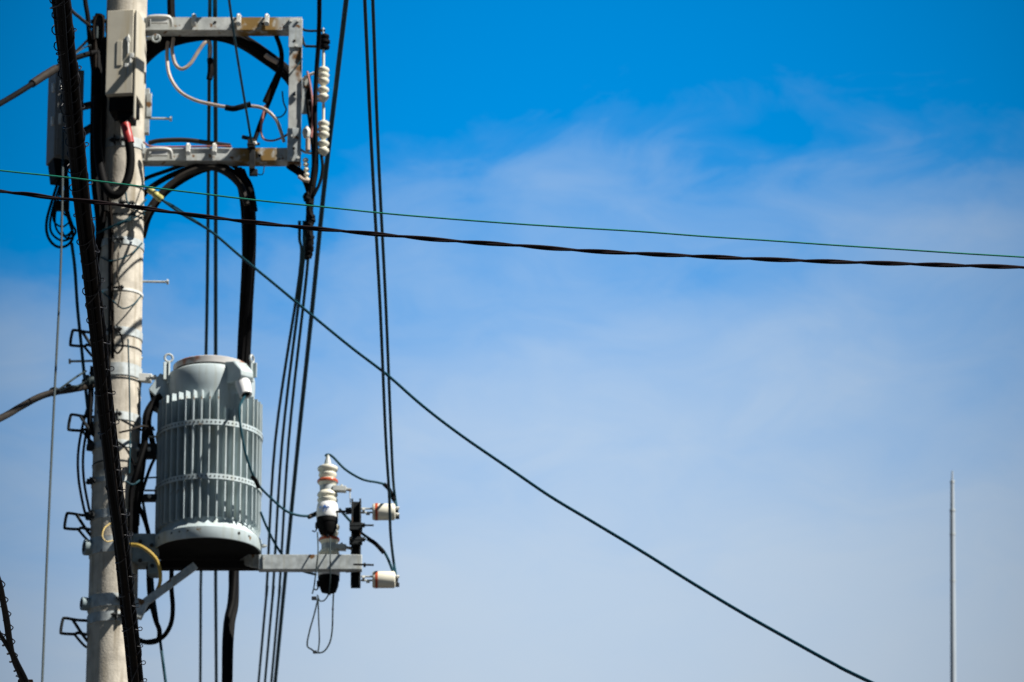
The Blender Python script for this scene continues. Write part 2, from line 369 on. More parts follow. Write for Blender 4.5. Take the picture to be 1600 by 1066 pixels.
for a in (-128, -118, -108, -52, -38, -150):
    d = Vector((math.cos(R(a)), math.sin(R(a)), 0)); c = T0 + d * 84 * U; c.z = tz(853)
    mb.rod(c - d * .004, c + d * .002, (1.5 if a != -52 else 2.4) * U, 10)
build('drain_hole', mb, 'hole', base)
mb = MB()
c = T0 + Vector((math.cos(R(-8)), math.sin(R(-8)), 0)) * 84 * U; c.z = tz(857)
mb.rod(c, c + Vector((.022, -.003, 0)), .011, 6); mb.rod(c, c + Vector((.034, -.004, 0)), .006, 8)
build('earth_stud', mb, 'galv_rusty', base)
NF = 39
for k in range(NF):
    a = R(-90 + 360 * (k + .35) / NF); d = Vector((math.cos(a), math.sin(a), 0)); s = Vector((-d.y, d.x, 0))
    z0, z1 = tz(834), tz(633)
    A = T0 + d * 64.5 * U; o = d * (17.3 + .5 * math.sin(k * 2.3)) * U
    def q(base_, z): return Vector((base_.x, base_.y, z))
    poly = [q(A, z0), q(A + o, z0 + .006), q(A + o, z1 - .004), q(A, z1 + .004)]
    if k in (2, 3): poly = [q(A, z0), q(A + o, z0 + .006), q(A + o, z1 - .10), q(A, z1 - .09)]
    mb = MB().prism([p - s * .0035 for p in poly], s * .007)
    build('cooling_fin', mb, 'paint', tr)
for py in (685, 769):
    mb = tl([(py + 4, 81.6), (py + 4, 83), (py - 4, 83), (py - 4, 81.6)], cap=False, smooth=False)
    rg = build('stiffening_ring', mb, 'paint', tr)
    mb = MB()
    for k in range(NF * 2):
        a = R(-90 + 360 * (k + .1) / NF / 2)
        d = Vector((math.cos(a), math.sin(a), 0)); c = T0 + d * 83 * U; c.z = tz(py)
        if d.y < 0.25: mb.rod(c - d * .002, c + d * .0015, 1.35 * U, 8)
    build('ring_hole', mb, 'hole', rg)
    mb = MB(); c = T0 + Vector((-82 * U, -.03, 0)); c.z = tz(py)
    mb.rod(c - Vector((.06, 0, 0)), c + Vector((.05, 0, 0)), .006, 8); mb.rod(c + Vector((.0, 0, 0)), c + Vector((.025, 0, 0)), .015, 6)
    build('ring_bolt', mb, 'galv', rg)
# bushing pocket on the front right and its porcelain cup
ba = R(-90 + 36); bd = Vector((math.cos(ba), math.sin(ba), 0)); bs = Vector((-bd.y, bd.x, 0)); up = Vector((0, 0, 1))
def bp(rr, s_, py): v_ = T0 + bd * rr * U + bs * s_ * U; v_.z = tz(py); return v_
pock = MB()
sec = lambda w_: [bp(62, -w_, 584), bp(84, -w_ * .8, 588), bp(104, -w_ * .8, 606), bp(104, -w_ * .8, 616), bp(96, -w_ * .8, 622), bp(68, -w_, 620)]
L_ = sec(15); R_ = sec(-15)
b0 = len(pock.v); pock.v += L_ + R_
pock.face([0, 1, 2, 3, 4, 5]); pock.face([11, 10, 9, 8, 7, 6])
for i in range(6): pock.face((i, (i + 1) % 6, 6 + (i + 1) % 6, 6 + i))
bush = build('bushing_pocket', pock, 'paint', tr, bevel=.008)
cup_o = bp(88, 0, 614); cup_ax = (bd * .42 - up).normalized()
mb = MB().lathe([(0, 11.5 * U), (.02, 11.5 * U), (.05, 12.2 * U), (.095, 10.5 * U), (.125, 10 * U), (.125, 7 * U), (.09, 6.5 * U)], cup_o, cup_ax, 28)
build('bushing_cup', mb, 'cutbody', bush)
build('cup_seal', MB().lathe([(.10, 6.6 * U), (.118, 6.8 * U), (.122, 2 * U)], cup_o, cup_ax, 20), 'rubber', bush)
CUP = cup_o + cup_ax * .12
# lifting lugs
def lug(ang, rr, py0, py1, tilt):
    d = Vector((math.cos(R(ang)), math.sin(R(ang)), 0)); s = Vector((-d.y, d.x, 0))
    c = T0 + d * rr * U; z0 = tz(py1); z1 = tz(py0)
    mb = MB(); mb.box(Vector((c.x, c.y, (z0 + z1) / 2)), (.012, .03, z1 - z0), axes=[d, s, up])
    mb.box(Vector((c.x, c.y, (z0 + z1) / 2 + .01)) + d * .016, (.03, .008, (z1 - z0) * .8), axes=[d, s, up])
    b = build('lifting_lug', mb, 'paint', tr, bevel=.002)
    cc = Vector((c.x, c.y, z1 + .024)); s = Vector((1, 0, 0)) * math.cos(tilt) + Vector((0, 1, 0)) * math.sin(tilt)
    build('lifting_eye', MB().tube([cc + (s * math.cos(t * math.pi / 10) + up * math.sin(t * math.pi / 10)) * 6.2 * U for t in range(21)], 1.9 * U, 8), 'galv', b)
lug(-156, 70, 575, 609, .2); lug(-24, 72, 577, 606, 1.2)
# hanger gusset towards the pole
gp = [P(250, 583, 30.9), P(232, 608, 30.9), P(246, 622, 30.9), P(262, 628, 30.9), P(268, 590, 30.9)]
build('hanger_gusset', MB().prism(gp, (0, .16, 0)), 'paint', tr, bevel=.004)
build('hanger_lug', MB().prism([P(233, 612, 30.92), P(237, 632, 30.92), P(252, 640, 30.92), P(254, 618, 30.92)], (0, .12, 0)), 'iron', tr)

# ------------------------------------------------------------------ hangers between pole and transformer
def hanger(py, x0, x1, h, label, m='iron'):
    a = P(x0, py, PY); b = P(x1, py, PY); b.z = a.z
    t = thing('transformer_hanger', a, label, 'bracket', 'steel hangers between pole and transformer')
    build('hanger_bar', MB().beam(a + Vector((0, -.03, 0)), b + Vector((0, -.03, 0)), .06, h * U), m, t, bevel=.003)
    mb = MB()
    for fx in (.25, .7):
        c = a.lerp(b, fx) + Vector((0, -.06, 0)); mb.rod(c, c - Vector((0, .014, 0)), .012, 6); mb.rod(c, c - Vector((0, .028, 0)), .006, 8)
    build('hanger_bolt', mb, 'clamp', t)
hanger(708, 206, 246, 22, 'upper dark steel hanger bar with bolts between pole and transformer')
hanger(781, 208, 246, 9, 'lower thin dark hanger bar between pole and transformer')
tb = thing('transformer_hanger', P(214, 592, PY), 'pale zinc hanger arm at transformer shoulder height with a rusty bolt', 'bracket', 'steel hangers between pole and transformer')
build('hanger_bar', MB().beam(P(212, 590, PY - .04), P(237, 592, PY - .04), .04, 13 * U), 'clamp', tb, bevel=.003)
mb = MB(); c = P(236, 590, PY - .08); mb.rod(c, c + Vector((.03, 0, 0)), .015, 6); mb.rod(c - Vector((.03, 0, 0)), c + Vector((.045, 0, 0)), .007, 8)
build('hanger_bolt', mb, 'galv_rusty', tb)

# ------------------------------------------------------------------ carrying arm, brace
arm = thing('support_arm', P(215, 868, PY), 'long grey steel arm running right under the transformer to the fuse cutouts', 'support arm')
build('clamp_block', MB().box(P(226, 862, PY - .02), (36 * U, .16, 46 * U)).box(P(240, 872, PY - .04), (16 * U, .1, 58 * U)), 'socket_steel', arm, bevel=.006)
for x_, y_ in ((219, 846), (219, 876), (237, 852), (238, 884)): build('clamp_bolt', MB().rod(P(x_, y_, 30.9), P(x_, y_, 30.86), 3.4 * U, 6).rod(P(x_, y_, 30.9), P(x_, y_, 30.84), 1.8 * U, 8), 'iron', arm)
zb = P(487, 878, 30.86).z
A_ = P(404, 878, 30.86); B_ = P(565.5, 878, 30.86); A_.z = B_.z = zb
build('beam', MB().beam(A_ + Vector((0, .03, 0)), B_ + Vector((0, .03, 0)), .06, 24 * U), 'galv', arm, bevel=.003)
build('end_gusset', MB().prism([P(375, 866, 31.12), P(375, 881, 31.12), P(411, 889, 30.85), P(411, 867, 30.85)], (0.0, .02, 0)), 'galv', arm)
Z1 = tz(876)
for dy in (.1,):
    build('rail', MB().beam(Vector((P(236, 870, PY).x, PY + dy, Z1)), Vector((P(404, 870, PY).x, PY + dy, Z1)), .06, 12 * U), 'paint_in_shade', arm)
mb = MB(); mb.rod(P(552, 882, 30.84), P(584, 883, 30.84), 1.6 * U, 8); c = P(568, 883, 30.84); mb.rod(c, c + Vector((.012, 0, 0)), .013, 6)
build('arm_bolt', mb, 'iron', arm)
br = thing('diagonal_brace', P(216, 955, PY - .05), 'short grey diagonal strut from the lower pole band up to the support arm', 'brace')
build('strut', MB().beam(P(214, 951, 30.88), P(305, 884, 30.95), .035, 12 * U), 'galv', br, bevel=.002)
build('strut_foot', MB().prism([P(206, 938, 30.85), P(206, 962, 30.85), P(220, 966, 30.85), P(232, 940, 30.85), P(216, 934, 30.85)], (0, .05, 0)), 'galv', br, bevel=.003)

# ------------------------------------------------------------------ bracket post right of the arm
post = thing('bracket_post', P(556, 921, 31), 'short upright dark steel channel clamped across the end of the support arm', 'bracket post')
zc = [P(556, y, 31.0).z for y in (920, 785)]; xc = P(556.5, 850, 31).x
mb = MB(); mb.box((xc, 30.99, sum(zc) / 2), (15 * U, .01, zc[1] - zc[0]))
for k in (-1, 1): mb.box((xc + k * 6.2 * U, 30.955, sum(zc) / 2), (2.6 * U, .06, zc[1] - zc[0]))
build('channel', mb, 'iron', post, bevel=.002)
for py, x1 in ((825, 584), (847, 572)):
    z = P(556, py, 30.95).z
    pl = build('clamp_plate', MB().box((xc, 30.93, z), (20 * U, .03, 12 * U)), 'iron', post, bevel=.003)
    a = Vector((xc - 10 * U, 30.9, z)); b = Vector((P(x1, py, 30.9).x, 30.9, z))
    mb = MB().rod(a, b, 1.5 * U, 8); mb.rod(Vector((xc + 10 * U, 30.9, z)), Vector((xc + 14 * U, 30.9, z)), 3.6 * U, 6)
    build('through_bolt', mb, 'iron', pl)
build('tie_rod', MB().rod(P(546.5, 766, 31), P(547.5, 788, 31), .9 * U, 6), 'clamp', post)

# ------------------------------------------------------------------ fuse cutouts
def sheds(mb, o, lst, core):
    prof = []
    for y, r, h in lst:
        prof += [(y + h * .55, core), (y + h * .35, r * .72), (y + h * .28, r * .97), (y + h * .1, r), (y - h * .12, r * .96), (y - h * .4, r * .74), (y - h * .55, core)]
    z0 = o
    return prof
def cutout(px, off, Y, label, tail):
    o = P(px, 838 + off, Y); Z = lambda y: P(px, y + off, Y).z - o.z; s = mpp(800, Y)
    t = thing('fuse_cutout', o, label, 'fuse cutout', 'porcelain fuse cutouts on the support arm')
    lat = lambda pr, sd_=32, **k: MB().lathe([(Z(y), r * s) for y, r in pr], o, sides=sd_, **k)
    body = build('upper_insulator', lat([(768, 11.5), (761, 11.5), (757, 14), (754.5, 15.8), (752.5, 16), (750, 15), (748, 11.6), (746.5, 12.6), (744, 14.2), (741.5, 14.4), (739, 12.4), (738, 12.2), (736, 15.2), (733, 16.3), (730.5, 15.4), (728.5, 12), (727.5, 6)]), 'porcelain', t)
    build('marker_ring', lat([(755, 15.9), (753.2, 16.7), (751, 16.2), (749.6, 14.6), (751, 14.0)], cap=False), 'redband', body)
    build('terminal_cone', lat([(729, 6.6), (722, 5.2), (713, 2.6), (710.5, 1.5)]), 'galv', t)
    band_ = build('mounting_band', lat([(768, 12.2), (759.5, 12.2)]), 'galv', t)
    low = build('lower_insulator', lat([(790, 13), (785.5, 14.4), (783, 16), (780.5, 15.9), (778.5, 13.2), (776.6, 14.6), (774.5, 16.2), (772, 16), (769.5, 13.8), (767.6, 11.8)]), 'porcelain', t)
    hous = build('housing', lat([(810, 16.8), (808.5, 17.4), (795, 17), (788, 15.6), (785.5, 13)]), 'cutbody', t)
    if not tail:
        mb = MB(); c = P(px - 3.5, 791.2 + off, Y - 17 * s)
        mb.rod(c + Vector((0, -.0, 0)), c - Vector((0, .003, 0)), 2.1 * s, 14)
        for row, (y_, xs) in enumerate(((797.2, ((-11.5, 4), (-6.5, 12))), (800.2, ((-11.5, 3), (-7.5, 10))), (803, ((-11, 2), (-8, 9))))):
            for x_, w_ in xs:
                for k in range(int(w_ / 1.6)):
                    xx = x_ + k * 1.6 + .5
                    yy = -math.sqrt(max(0, 17.2 ** 2 - xx ** 2)) * s - .0012
                    if random.random() < .8:
                        cpt = P(px + xx, y_ + off, Y); mb.box((cpt.x, Y + yy, cpt.z), (1.05 * s, .002, (1.7 if row == 0 else 1.0) * s))
        build('print', mb, 'blueprint', hous)
    build('socket', lat([(836, 4), (834, 11.5), (825, 15), (818, 15.6), (817, 16.6), (811, 16.9), (808, 15)]), 'rubber', t)
    mb = MB(); mb.box(o + Vector((-15 * s, -.01, Z(822))), (7 * s, .03, 8 * s)); mb.tube(spline([o + Vector((-14 * s, -.02, Z(822))), o + Vector((-18 * s, -.02, Z(832))), o + Vector((-23 * s, -.02, Z(831)))], n=3), 1.1 * s, 6)
    mb.box(o + Vector((1 * s, -.02, Z(838))), (4.5 * s, .02, 4 * s))
    build('latch', mb, 'iron', t)
    brk = MB().beam(P(520, 764 + off, Y - .02), P(541, 765 + off, Y - .02), .05, 8 * s); brk.rod(P(534, 757 + off, Y - .02), P(534, 763 + off, Y - .02), 1.8 * s, 8)
    brk.beam(P(538, 764 + off, Y - .02), P(549, 766 + off, Y - .02), .03, 3 * s)
    build('mounting_bracket', brk, 'galv_rusty', t, bevel=.002)
    mb = MB(); mb.beam(P(524, 800 + off, Y - .03), P(552, 799 + off, Y - .03), .02, 2.6 * s); mb.beam(P(540, 799 + off, Y - .04), P(549, 798 + off, Y - .04), .04, 8 * s)
    build('lower_bracket', mb, 'iron', t, bevel=.002)
    return t
cutout(511, 0, 31.0, 'upper white fuse cutout with a grey cone on top, above the support arm', False)
cutout(513.5, 91, 31.08, 'lower white fuse cutout partly behind the grey support arm', True)

# ------------------------------------------------------------------ barrel insulators
def barrel(py, label, drop):
    Y = 30.95; s = mpp(py, Y); o = P(582, py, Y); t = thing('barrel_insulator', o, label, 'insulator', 'white barrel insulators right of the bracket post')
    ax = Vector((1, -.0, 0)); lat = lambda pr, **k: MB().lathe([(x * s, r * s) for x, r in pr], o, ax, 32, **k)
    build('body', lat([(0, 6), (0, 11.5), (1.2, 12.8), (3, 13.3), (33, 13.3), (35, 12.2), (35.8, 10), (35.8, 4)]), 'porcelain', t)
    build('marker_band', lat([(4.4, 13.2), (4.4, 13.75), (8.6, 13.75), (8.6, 13.2)], smooth=False, cap=False), 'redband', t)
    mb = MB()
    for dy in (-5, 1): mb.rod(P(564, py + dy, Y), P(584, py + dy, Y), 1.5 * s, 8)
    mb.rod(P(566, py - 2, Y), P(570, py - 2, Y), 5 * s, 6); mb.box(P(575, py + 3, Y), (6 * s, .02, 3 * s))
    build('pins', mb, 'galv_rusty', t)
    mb = MB(); mb.beam(P(619, py + 9, Y + .03), P(620, py - 5, Y + .03), .018, 4 * s, up=Vector((0, 1, 0))); mb.box(P(621, py + 8, Y + .03), (6 * s, .02, 6 * s))
    build('clamp', mb, 'iron', t, bevel=.002)
    mb = MB()
    for dy in drop: mb.rod(P(619, py + dy, Y + .02), P(624, py + dy, Y + .02), 2.6 * s, 8)
    build('clamp_nut', mb, 'clamp', t)
barrel(800, 'upper white barrel insulator with a red band, level with the post top', (-6, 4))
barrel(906, 'lower white barrel insulator with a red band, below the support arm', (-5,))

# ------------------------------------------------------------------ rectangular steel frame
fr = thing('crossarm_frame', P(232, 240, PY), 'rectangular galvanised steel frame with rust patches, fixed right of the pole', 'steel frame')
def hbeam(name, x0, x1, y0, y1, Y, dep, m):
    zt = P(350, y0, Y).z; zb_ = P(350, y1, Y).z; xa = P(x0, y0, Y).x; xb = P(x1, y0, Y).x; t_ = .008
    mb = MB(); c = ((xa + xb) / 2, Y + t_ / 2, (zt + zb_) / 2); mb.box(c, (xb - xa, t_, zt - zb_))
    mb.box(((xa + xb) / 2, Y + dep / 2 + t_, zt - t_ / 2), (xb - xa, dep, t_)); mb.box(((xa + xb) / 2, Y + dep / 2 + t_, zb_ + t_ / 2), (xb - xa, dep, t_))
    return build(name, mb, m, fr, bevel=.0015)
top = hbeam('top_beam', 226, 470, 27, 47, 30.95, .09, 'galv_beam')
bot = hbeam('bottom_beam', 222, 470, 231, 251, 30.95, .09, 'galv_beam')
xa, xb = P(451, 140, 30.93).x, P(470.5, 140, 30.93).x; z0, z1 = P(0, 256, 30.93).z, P(0, 27, 30.93).z
mb = MB(); mb.box(((xa + xb) / 2, 30.934, (z0 + z1) / 2), (xb - xa, .008, z1 - z0)); mb.box((xb - .004, 30.98, (z0 + z1) / 2), (.008, .085, z1 - z0)); mb.box((xa + .004, 30.98, (z0 + z1) / 2), (.008, .085, z1 - z0))
postp = build('side_post', mb, 'galv_rusty', fr, bevel=.0015)
for y_, h_ in ((52, 48), (226, 56)): build('corner_plate', MB().box(((xa + xb) / 2, 30.925, P(0, y_, 30.92).z), (xb - xa + .008, .008, h_ * U)), 'galv', fr, bevel=.002)
for x_, y_ in ((460, 64), (460, 148), (459, 232), (336, 35), (406, 243), (410, 37)): c = P(x_, y_, 30.921 if x_ > 440 else 30.949); build('bolt_hole', MB().rod(c, c + Vector((0, -.002, 0)), 2.4 * U, 10), 'hole', fr)
for bm_, xs in ((top, (303, 373, 417)), (bot, (294, 335))):
    y_ = 36 if bm_ is top else 238
    for x_ in xs:
        mb = MB(); c = P(x_, y_ - 3, 30.93); mb.box(c, (7 * U, .02, 15 * U)); mb.rod(P(x_, y_ + 1, 30.92), P(x_, y_ + 1, 30.905), 4 * U, 8); mb.tube(spline([P(x_ - 2, y_ - 11, 30.93), P(x_, y_ - 13, 30.95), P(x_ + 3, y_ - 10, 30.97)], n=3), 2 * U, 6)
        build('cable_cleat', mb, 'clamp', bm_, bevel=.002)
for y_, bm_ in ((33, top), (240, bot)):
    mb = MB(); mb.tube(spline([P(228, y_ + 10, 30.93), P(231, y_ - 4, 30.9), P(240, y_ - 7, 30.89), P(258, y_ - 7, 30.89), P(266, y_ - 4, 30.9), P(268, y_ + 8, 30.93)], n=4), 3.2 * U, 8)
    mb.box(P(249, y_ - 1, 30.9), (26 * U, .02, 10 * U)); build('u_bolt', mb, 'clamp', bm_, bevel=.001)
build('saddle_bolt', MB().rod(P(230, 60, 30.93), P(246, 58, 30.9), 3 * U, 8).tube([P(244, 60, 30.9) + Vector((math.cos(t * .63), 0, math.sin(t * .63))) * 6 * U for t in range(11)], 2 * U, 6), 'galv', fr)
for x_, y_ in ((455, 33), (466, 33), (455, 247), (466, 247), (457, 213), (463, 72)):
    c = P(x_, y_, 30.92); build('plate_bolt', MB().rod(c, c + Vector((0, -.012, 0)), 2.3 * U, 6), 'clamp', fr)
# fitting in the middle of the lower beam
mb = MB(); mb.box(P(393, 226, 30.92), (12 * U, .05, 14 * U)); mb.rod(P(378, 214, 30.92), P(396, 218, 30.92), 3.5 * U, 8); mb.rod(P(386, 226, 30.9), P(406, 225, 30.9), 2.4 * U, 8)
mb.box(P(394, 250, 30.91), (9 * U, .03, 32 * U)); mb.box(P(396, 270, 30.93), (13 * U, .03, 10 * U)); mb.tube(spline([P(396, 270, 30.93), P(410, 273, 30.95), P(413, 258, 30.96)], n=3), 1 * U, 6)
cl = build('cable_clamp', mb, 'iron', fr, bevel=.002)
mb = MB(); c = P(397, 224, 30.88); mb.rod(c, c + Vector((.012, -.006, .002)), 3 * U, 6); build('clamp_nut', mb, 'clamp', cl)

# ------------------------------------------------------------------ insulator rack on the right of the frame
rk = thing('insulator_rack', P(478, 240, 30.9), 'bent dark steel rack arms on the outer side of the steel frame', 'bracket')
build('rack_arm', MB().tube(spline([P(468, 40, 30.95), P(478, 48, 30.92), P(508, 48, 30.9)], n=4), 2 * U, 8), 'iron', rk)
build('rack_arm', MB().tube(spline([P(472, 58, 30.95), P(476, 71, 30.92), P(484, 72.5, 30.9), P(508, 73, 30.9)], n=4), 2.1 * U, 8), 'iron', rk)
build('rack_arm', MB().tube(spline([P(470, 150, 30.95), P(480, 157, 30.92), P(505, 157.5, 30.9)], n=4), 2 * U, 8), 'galv_rusty', rk)
build('rack_arm', MB().tube(spline([P(470, 234, 30.95), P(480, 239, 30.92), P(506, 239.5, 30.9)], n=4), 2 * U, 8), 'galv_rusty', rk)
sp = thing('spool_insulator', P(506, 76, 30.9), 'small black spool insulator at the top of the rack', 'insulator')
o = P(507, 76, 30.9); build('spool', MB().lathe([((76 - y) * U * .95, r * U) for y, r in ((78, 4), (76, 8), (72, 8.5), (70, 6), (68, 6), (66, 9), (62, 9), (60, 6), (58, 7), (55, 8), (52, 7), (50, 4))], o, sides=24), 'rubber', sp)
build('spindle', MB().rod(P(505, 82, 30.9), P(505, 44, 30.9), 1.6 * U, 8), 'galv_rusty', sp)
def string(y0, label):
    o = P(505, y0 + 50, 30.9); t = thing('insulator_string', o, label, 'insulator', 'white ribbed insulators on the rack')
    Z = lambda y: P(505, y, 30.9).z - o.z
    def stack(cs):
        prof = [(Z(y0 + cs[-1] + 8), 3)]
        for c_ in cs[::-1]: prof += [(Z(y0 + c_ + 5), 5.5), (Z(y0 + c_ + 2.6), 8.0), (Z(y0 + c_ + .5), 9.2), (Z(y0 + c_ - 2), 8.9), (Z(y0 + c_ - 3.6), 7), (Z(y0 + c_ - 4.4), 5.5)]
        return MB().lathe([(a, r * U) for a, r in prof], o, sides=28)
    build('ribbed_insulator', stack((4, 12.5, 21)), 'porcelain', t); build('ribbed_insulator', stack((35, 46)), 'porcelain', t)
    build('rod', MB().rod(P(505.5, y0 - 28, 30.9), P(505.5, y0 + 52, 30.9), 2.2 * U, 10), 'porcelain', t)
string(106, 'upper white ribbed insulator string hanging on the rack'); string(190, 'lower white ribbed insulator string hanging on the rack')
ci = thing('terminal_string', P(478, 285, 30.85), 'cream beaded insulator hanging below the lower right frame corner', 'insulator')
o = P(480, 284, 30.85); prof = []
for y_ in (281, 272, 263, 254, 246): prof += [((284 - y_ - 3.6) * U * .95, 2 * U), ((284 - y_ - 1) * U * .95, 4.6 * U), ((284 - y_ + 2) * U * .95, 4.4 * U), ((284 - y_ + 4) * U * .95, 2 * U)]
build('beads', MB().lathe(prof, o, Vector((-.08, 0, 1)), 16), 'porcelain', ci)
build('lower_hook', MB().tube(spline([P(467, 276, 30.85), P(474, 281, 30.84), P(483, 283, 30.84)], n=4), 3 * U, 8), 'cream', ci)
sw = thing('small_switch', P(480, 240, 30.85), 'small cream and copper coloured switch beside the frame post', 'switch')
build('body', MB().lathe([(0, 3 * U), (.004, 4 * U), (.075, 4 * U), (.08, 2 * U)], P(481, 236, 30.82), sides=14), 'cream', sw)
build('cap', MB().lathe([(0, 5 * U), (.03, 7 * U), (.05, 6 * U), (.07, 2 * U)], P(479, 215, 30.86), sides=14), 'galv_rusty', sw)
build('bracket', MB().box(P(476, 150, 30.93), (9 * U, .03, 60 * U)).box(P(479, 128, 30.92), (7 * U, .02, 18 * U)), 'galv', sw, bevel=.002)

# ------------------------------------------------------------------ boxes
def rbox(c, size, rot): return MB().box(c, size, rot)
ra = R(9)
def boxA(px, py, Y): return P(px, py, Y)
zt, zbm = P(195, 17, 30.62).z, P(195, 150, 30.62).z
cx = P(196.5, 85, 30.7).x; rotA = R(-8)
bx = thing('control_box', Vector((cx, 30.72, zbm)), 'tall pale beige metal control box strapped to the front of the pole', 'control box')
mA = Matrix.Rotation(rotA, 3, 'Z'); fx = mA @ Vector((1, 0, 0)); fy = mA @ Vector((0, 1, 0)); cA = Vector((cx, 30.72, (zt + zbm) / 2)); hA = zt - zbm
def la(x, y, z): return cA + fx * x + fy * y + up * z
build('case', MB().box(cA, (48 * U, .22, hA), rotA), 'box', bx, bevel=.006)
build('door', MB().box(la(-3 * U, -.118, 0), (43 * U, .016, hA * .985), rotA), 'box', bx, bevel=.004)
build('hinge_flange', MB().box(la(22.5 * U, -.112, -.08), (2.6 * U, .03, hA + .14), rotA), 'box', bx, bevel=.002)
build('raised_panel', MB().box(la(-3 * U, -.128, -.01), (9 * U, .006, 42 * U), rotA), 'box', bx, bevel=.002)
mb = MB(); mb.box(la(11 * U, -.132, .07), (5 * U, .014, 8 * U), rotA); mb.rod(la(11 * U, -.134, .1), la(11 * U, -.134, -.02), 1.6 * U, 8)
build('latch', mb, 'clamp', bx, bevel=.002)
mb = MB(); mb.box(la(17 * U, -.132, -.03), (6 * U, .014, 8 * U), rotA); mb.box(la(15 * U, -.132, -.07), (3 * U, .012, 14 * U), rotA); mb.box(la(9 * U, -.132, -.09), (6 * U, .012, 6 * U), rotA)
build('latch', mb, 'clamp', bx, bevel=.002)
build('hasp', MB().rod(la(8 * U, -.125, .08), la(8 * U, -.131, .08), 3.4 * U, 12).rod(la(11 * U, -.135, -.1), la(11 * U, -.135, -.16), 1.2 * U, 6), 'galv', bx)
build('underside_shade_block', MB().box(la(0, -.01, -hA / 2 - .045), (40 * U, .17, .085), rotA).box(la(4 * U, 0, -hA / 2 - .1), (24 * U, .12, .06), rotA), 'rubber', bx, bevel=.004)  # black block stands for the box's dark underside together with its shadow
# left box
zt, zbm = P(100, 110, 31.1).z, P(100, 252, 31.1).z; cx = P(101, 180, 31.1).x; rotB = R(22)
mB = Matrix.Rotation(rotB, 3, 'Z'); gx = mB @ Vector((1, 0, 0)); gy = mB @ Vector((0, 1, 0)); cB = Vector((cx, 31.14, (zt + zbm) / 2)); hB = zt - zbm
def lb(x, y, z): return cB + gx * x + gy * y + up * z
b2 = thing('terminal_box', Vector((cx, 31.14, zbm)), 'dark grey terminal box left of the pole, half hidden by the cable bundle', 'terminal box')
build('case', MB().box(cB, (47 * U, .16, hB), rotB), 'boxdark', b2, bevel=.006)
build('door', MB().box(lb(0, -.088, .0), (42 * U, .014, hB * .96), rotB), 'boxdark', b2, bevel=.004)
for z_ in (.16, -.05):
    build('latch', MB().box(lb(-24.5 * U, -.05, z_), (.02, .02, 15 * U), rotB).box(lb(-17 * U, -.1, z_), (4 * U, .02, 18 * U), rotB), 'clamp', b2, bevel=.002)
lo_ = [lb(-23 * U, -.07, -hB / 2), lb(6 * U, -.07, -hB / 2), lb(0, -.07, -hB / 2 - 34 * U), lb(-18 * U, -.07, -hB / 2 - 34 * U)]
build('cable_shroud', MB().prism(lo_, gy * .12), 'rubber', b2, bevel=.004)
build('mount_arm', MB().beam(lb(20 * U, .02, .08), axis(pz(158)) + Vector((-.1, 0, 0)), .04, 8 * U).beam(lb(20 * U, .02, -.1), axis(pz(185)) + Vector((-.1, 0, 0)), .04, 8 * U), 'iron', b2)

# ------------------------------------------------------------------ line conductors running along the street
def line(name, pts, yref, Yref, rpx, m, label, cat='wire', group=None, sag=0.0):
    q = [level(x, y, yref, Yref) for x, y in pts]
    d0 = (q[0] - q[1]).normalized(); d1 = (q[-1] - q[-2]).normalized()
    q = [q[0] + d0 * 14] + q + [q[-1] + d1 * 25]
    return build(name, MB().tube(spline(q, n=6), rpx * U * Yref / PY, 8), m, label=label, cat=cat, group=group)
G1 = 'line wires running along the street behind the pole'
line('line_wire', [(328, 0), (326, 230), (323, 500), (314, 900), (313, 1066)], 40, 31.35, 3.0, 'wire', 'left one of the two close wires passing behind frame and transformer', group=G1)
line('line_wire', [(336, 0), (337, 230), (337, 500), (337, 900), (338, 1066)], 40, 31.35, 3.5, 'wire', 'right one of the two close wires passing behind frame and transformer', group=G1)
line('line_wire', [(541, 0), (508, 280), (487, 490), (462, 730), (430, 1066)], 0, 29.5, 4.2, 'wire', 'thickest long wire slanting down left, just right of the three parallel wires', group=G1)
for i, (x0, x1, xe, lab) in enumerate(((471, 438, 404, 'leftmost of the three parallel slanting wires leaving the bundled joint'), (475, 448, 414, 'middle one of the three parallel slanting wires leaving the bundled joint'), (482, 457, 424, 'rightmost of the three parallel slanting wires leaving the bundled joint'))):
    st = [(468 + i * 7, 372), (x0 - 3, 430), (x1 - 8 + i, 690), (xe + 12, 930), (xe, 1066)]
    q = [P(st[0][0], 345, 30.93)] + [level(x, y, 372, 31.0) for x, y in st]; q.append(q[-1] + (q[-1] - q[-2]).normalized() * 25)
    build('line_wire', MB().tube(spline(q, n=6), 2.5 * U, 8), 'wire', label=lab, cat='wire', group='three parallel wires behind the support arm')
q = [level(x, y, 792, 31.06) for x, y in ((582.5, 0), (588, 160), (593, 280), (603, 480), (611, 680), (614, 745))] ; q = [q[0] + (q[0] - q[1]).normalized() * 12] + q + [P(616.5, 772, 31.06), P(620, 797, 31.03)]
build('incoming_wire', MB().tube(spline(q, n=6), 2.2 * U, 8), 'wire', label='right one of the two long wires, ending at the upper barrel insulator', cat='wire', group='two long wires reaching the barrel insulators')
q = [level(x, y, 898, 31.08) for x, y in ((570, 0), (577, 160), (583, 280), (594, 480), (602.5, 680), (608, 770), (610, 830))] ; q = [q[0] + (q[0] - q[1]).normalized() * 12] + q + [P(614, 870, 31.06), P(619, 903, 31.04)]
build('incoming_wire', MB().tube(spline(q, n=6), 2.2 * U, 8), 'wire', label='left one of the two long wires, running past the upper to the lower barrel insulator', cat='wire', group='two long wires reaching the barrel insulators')
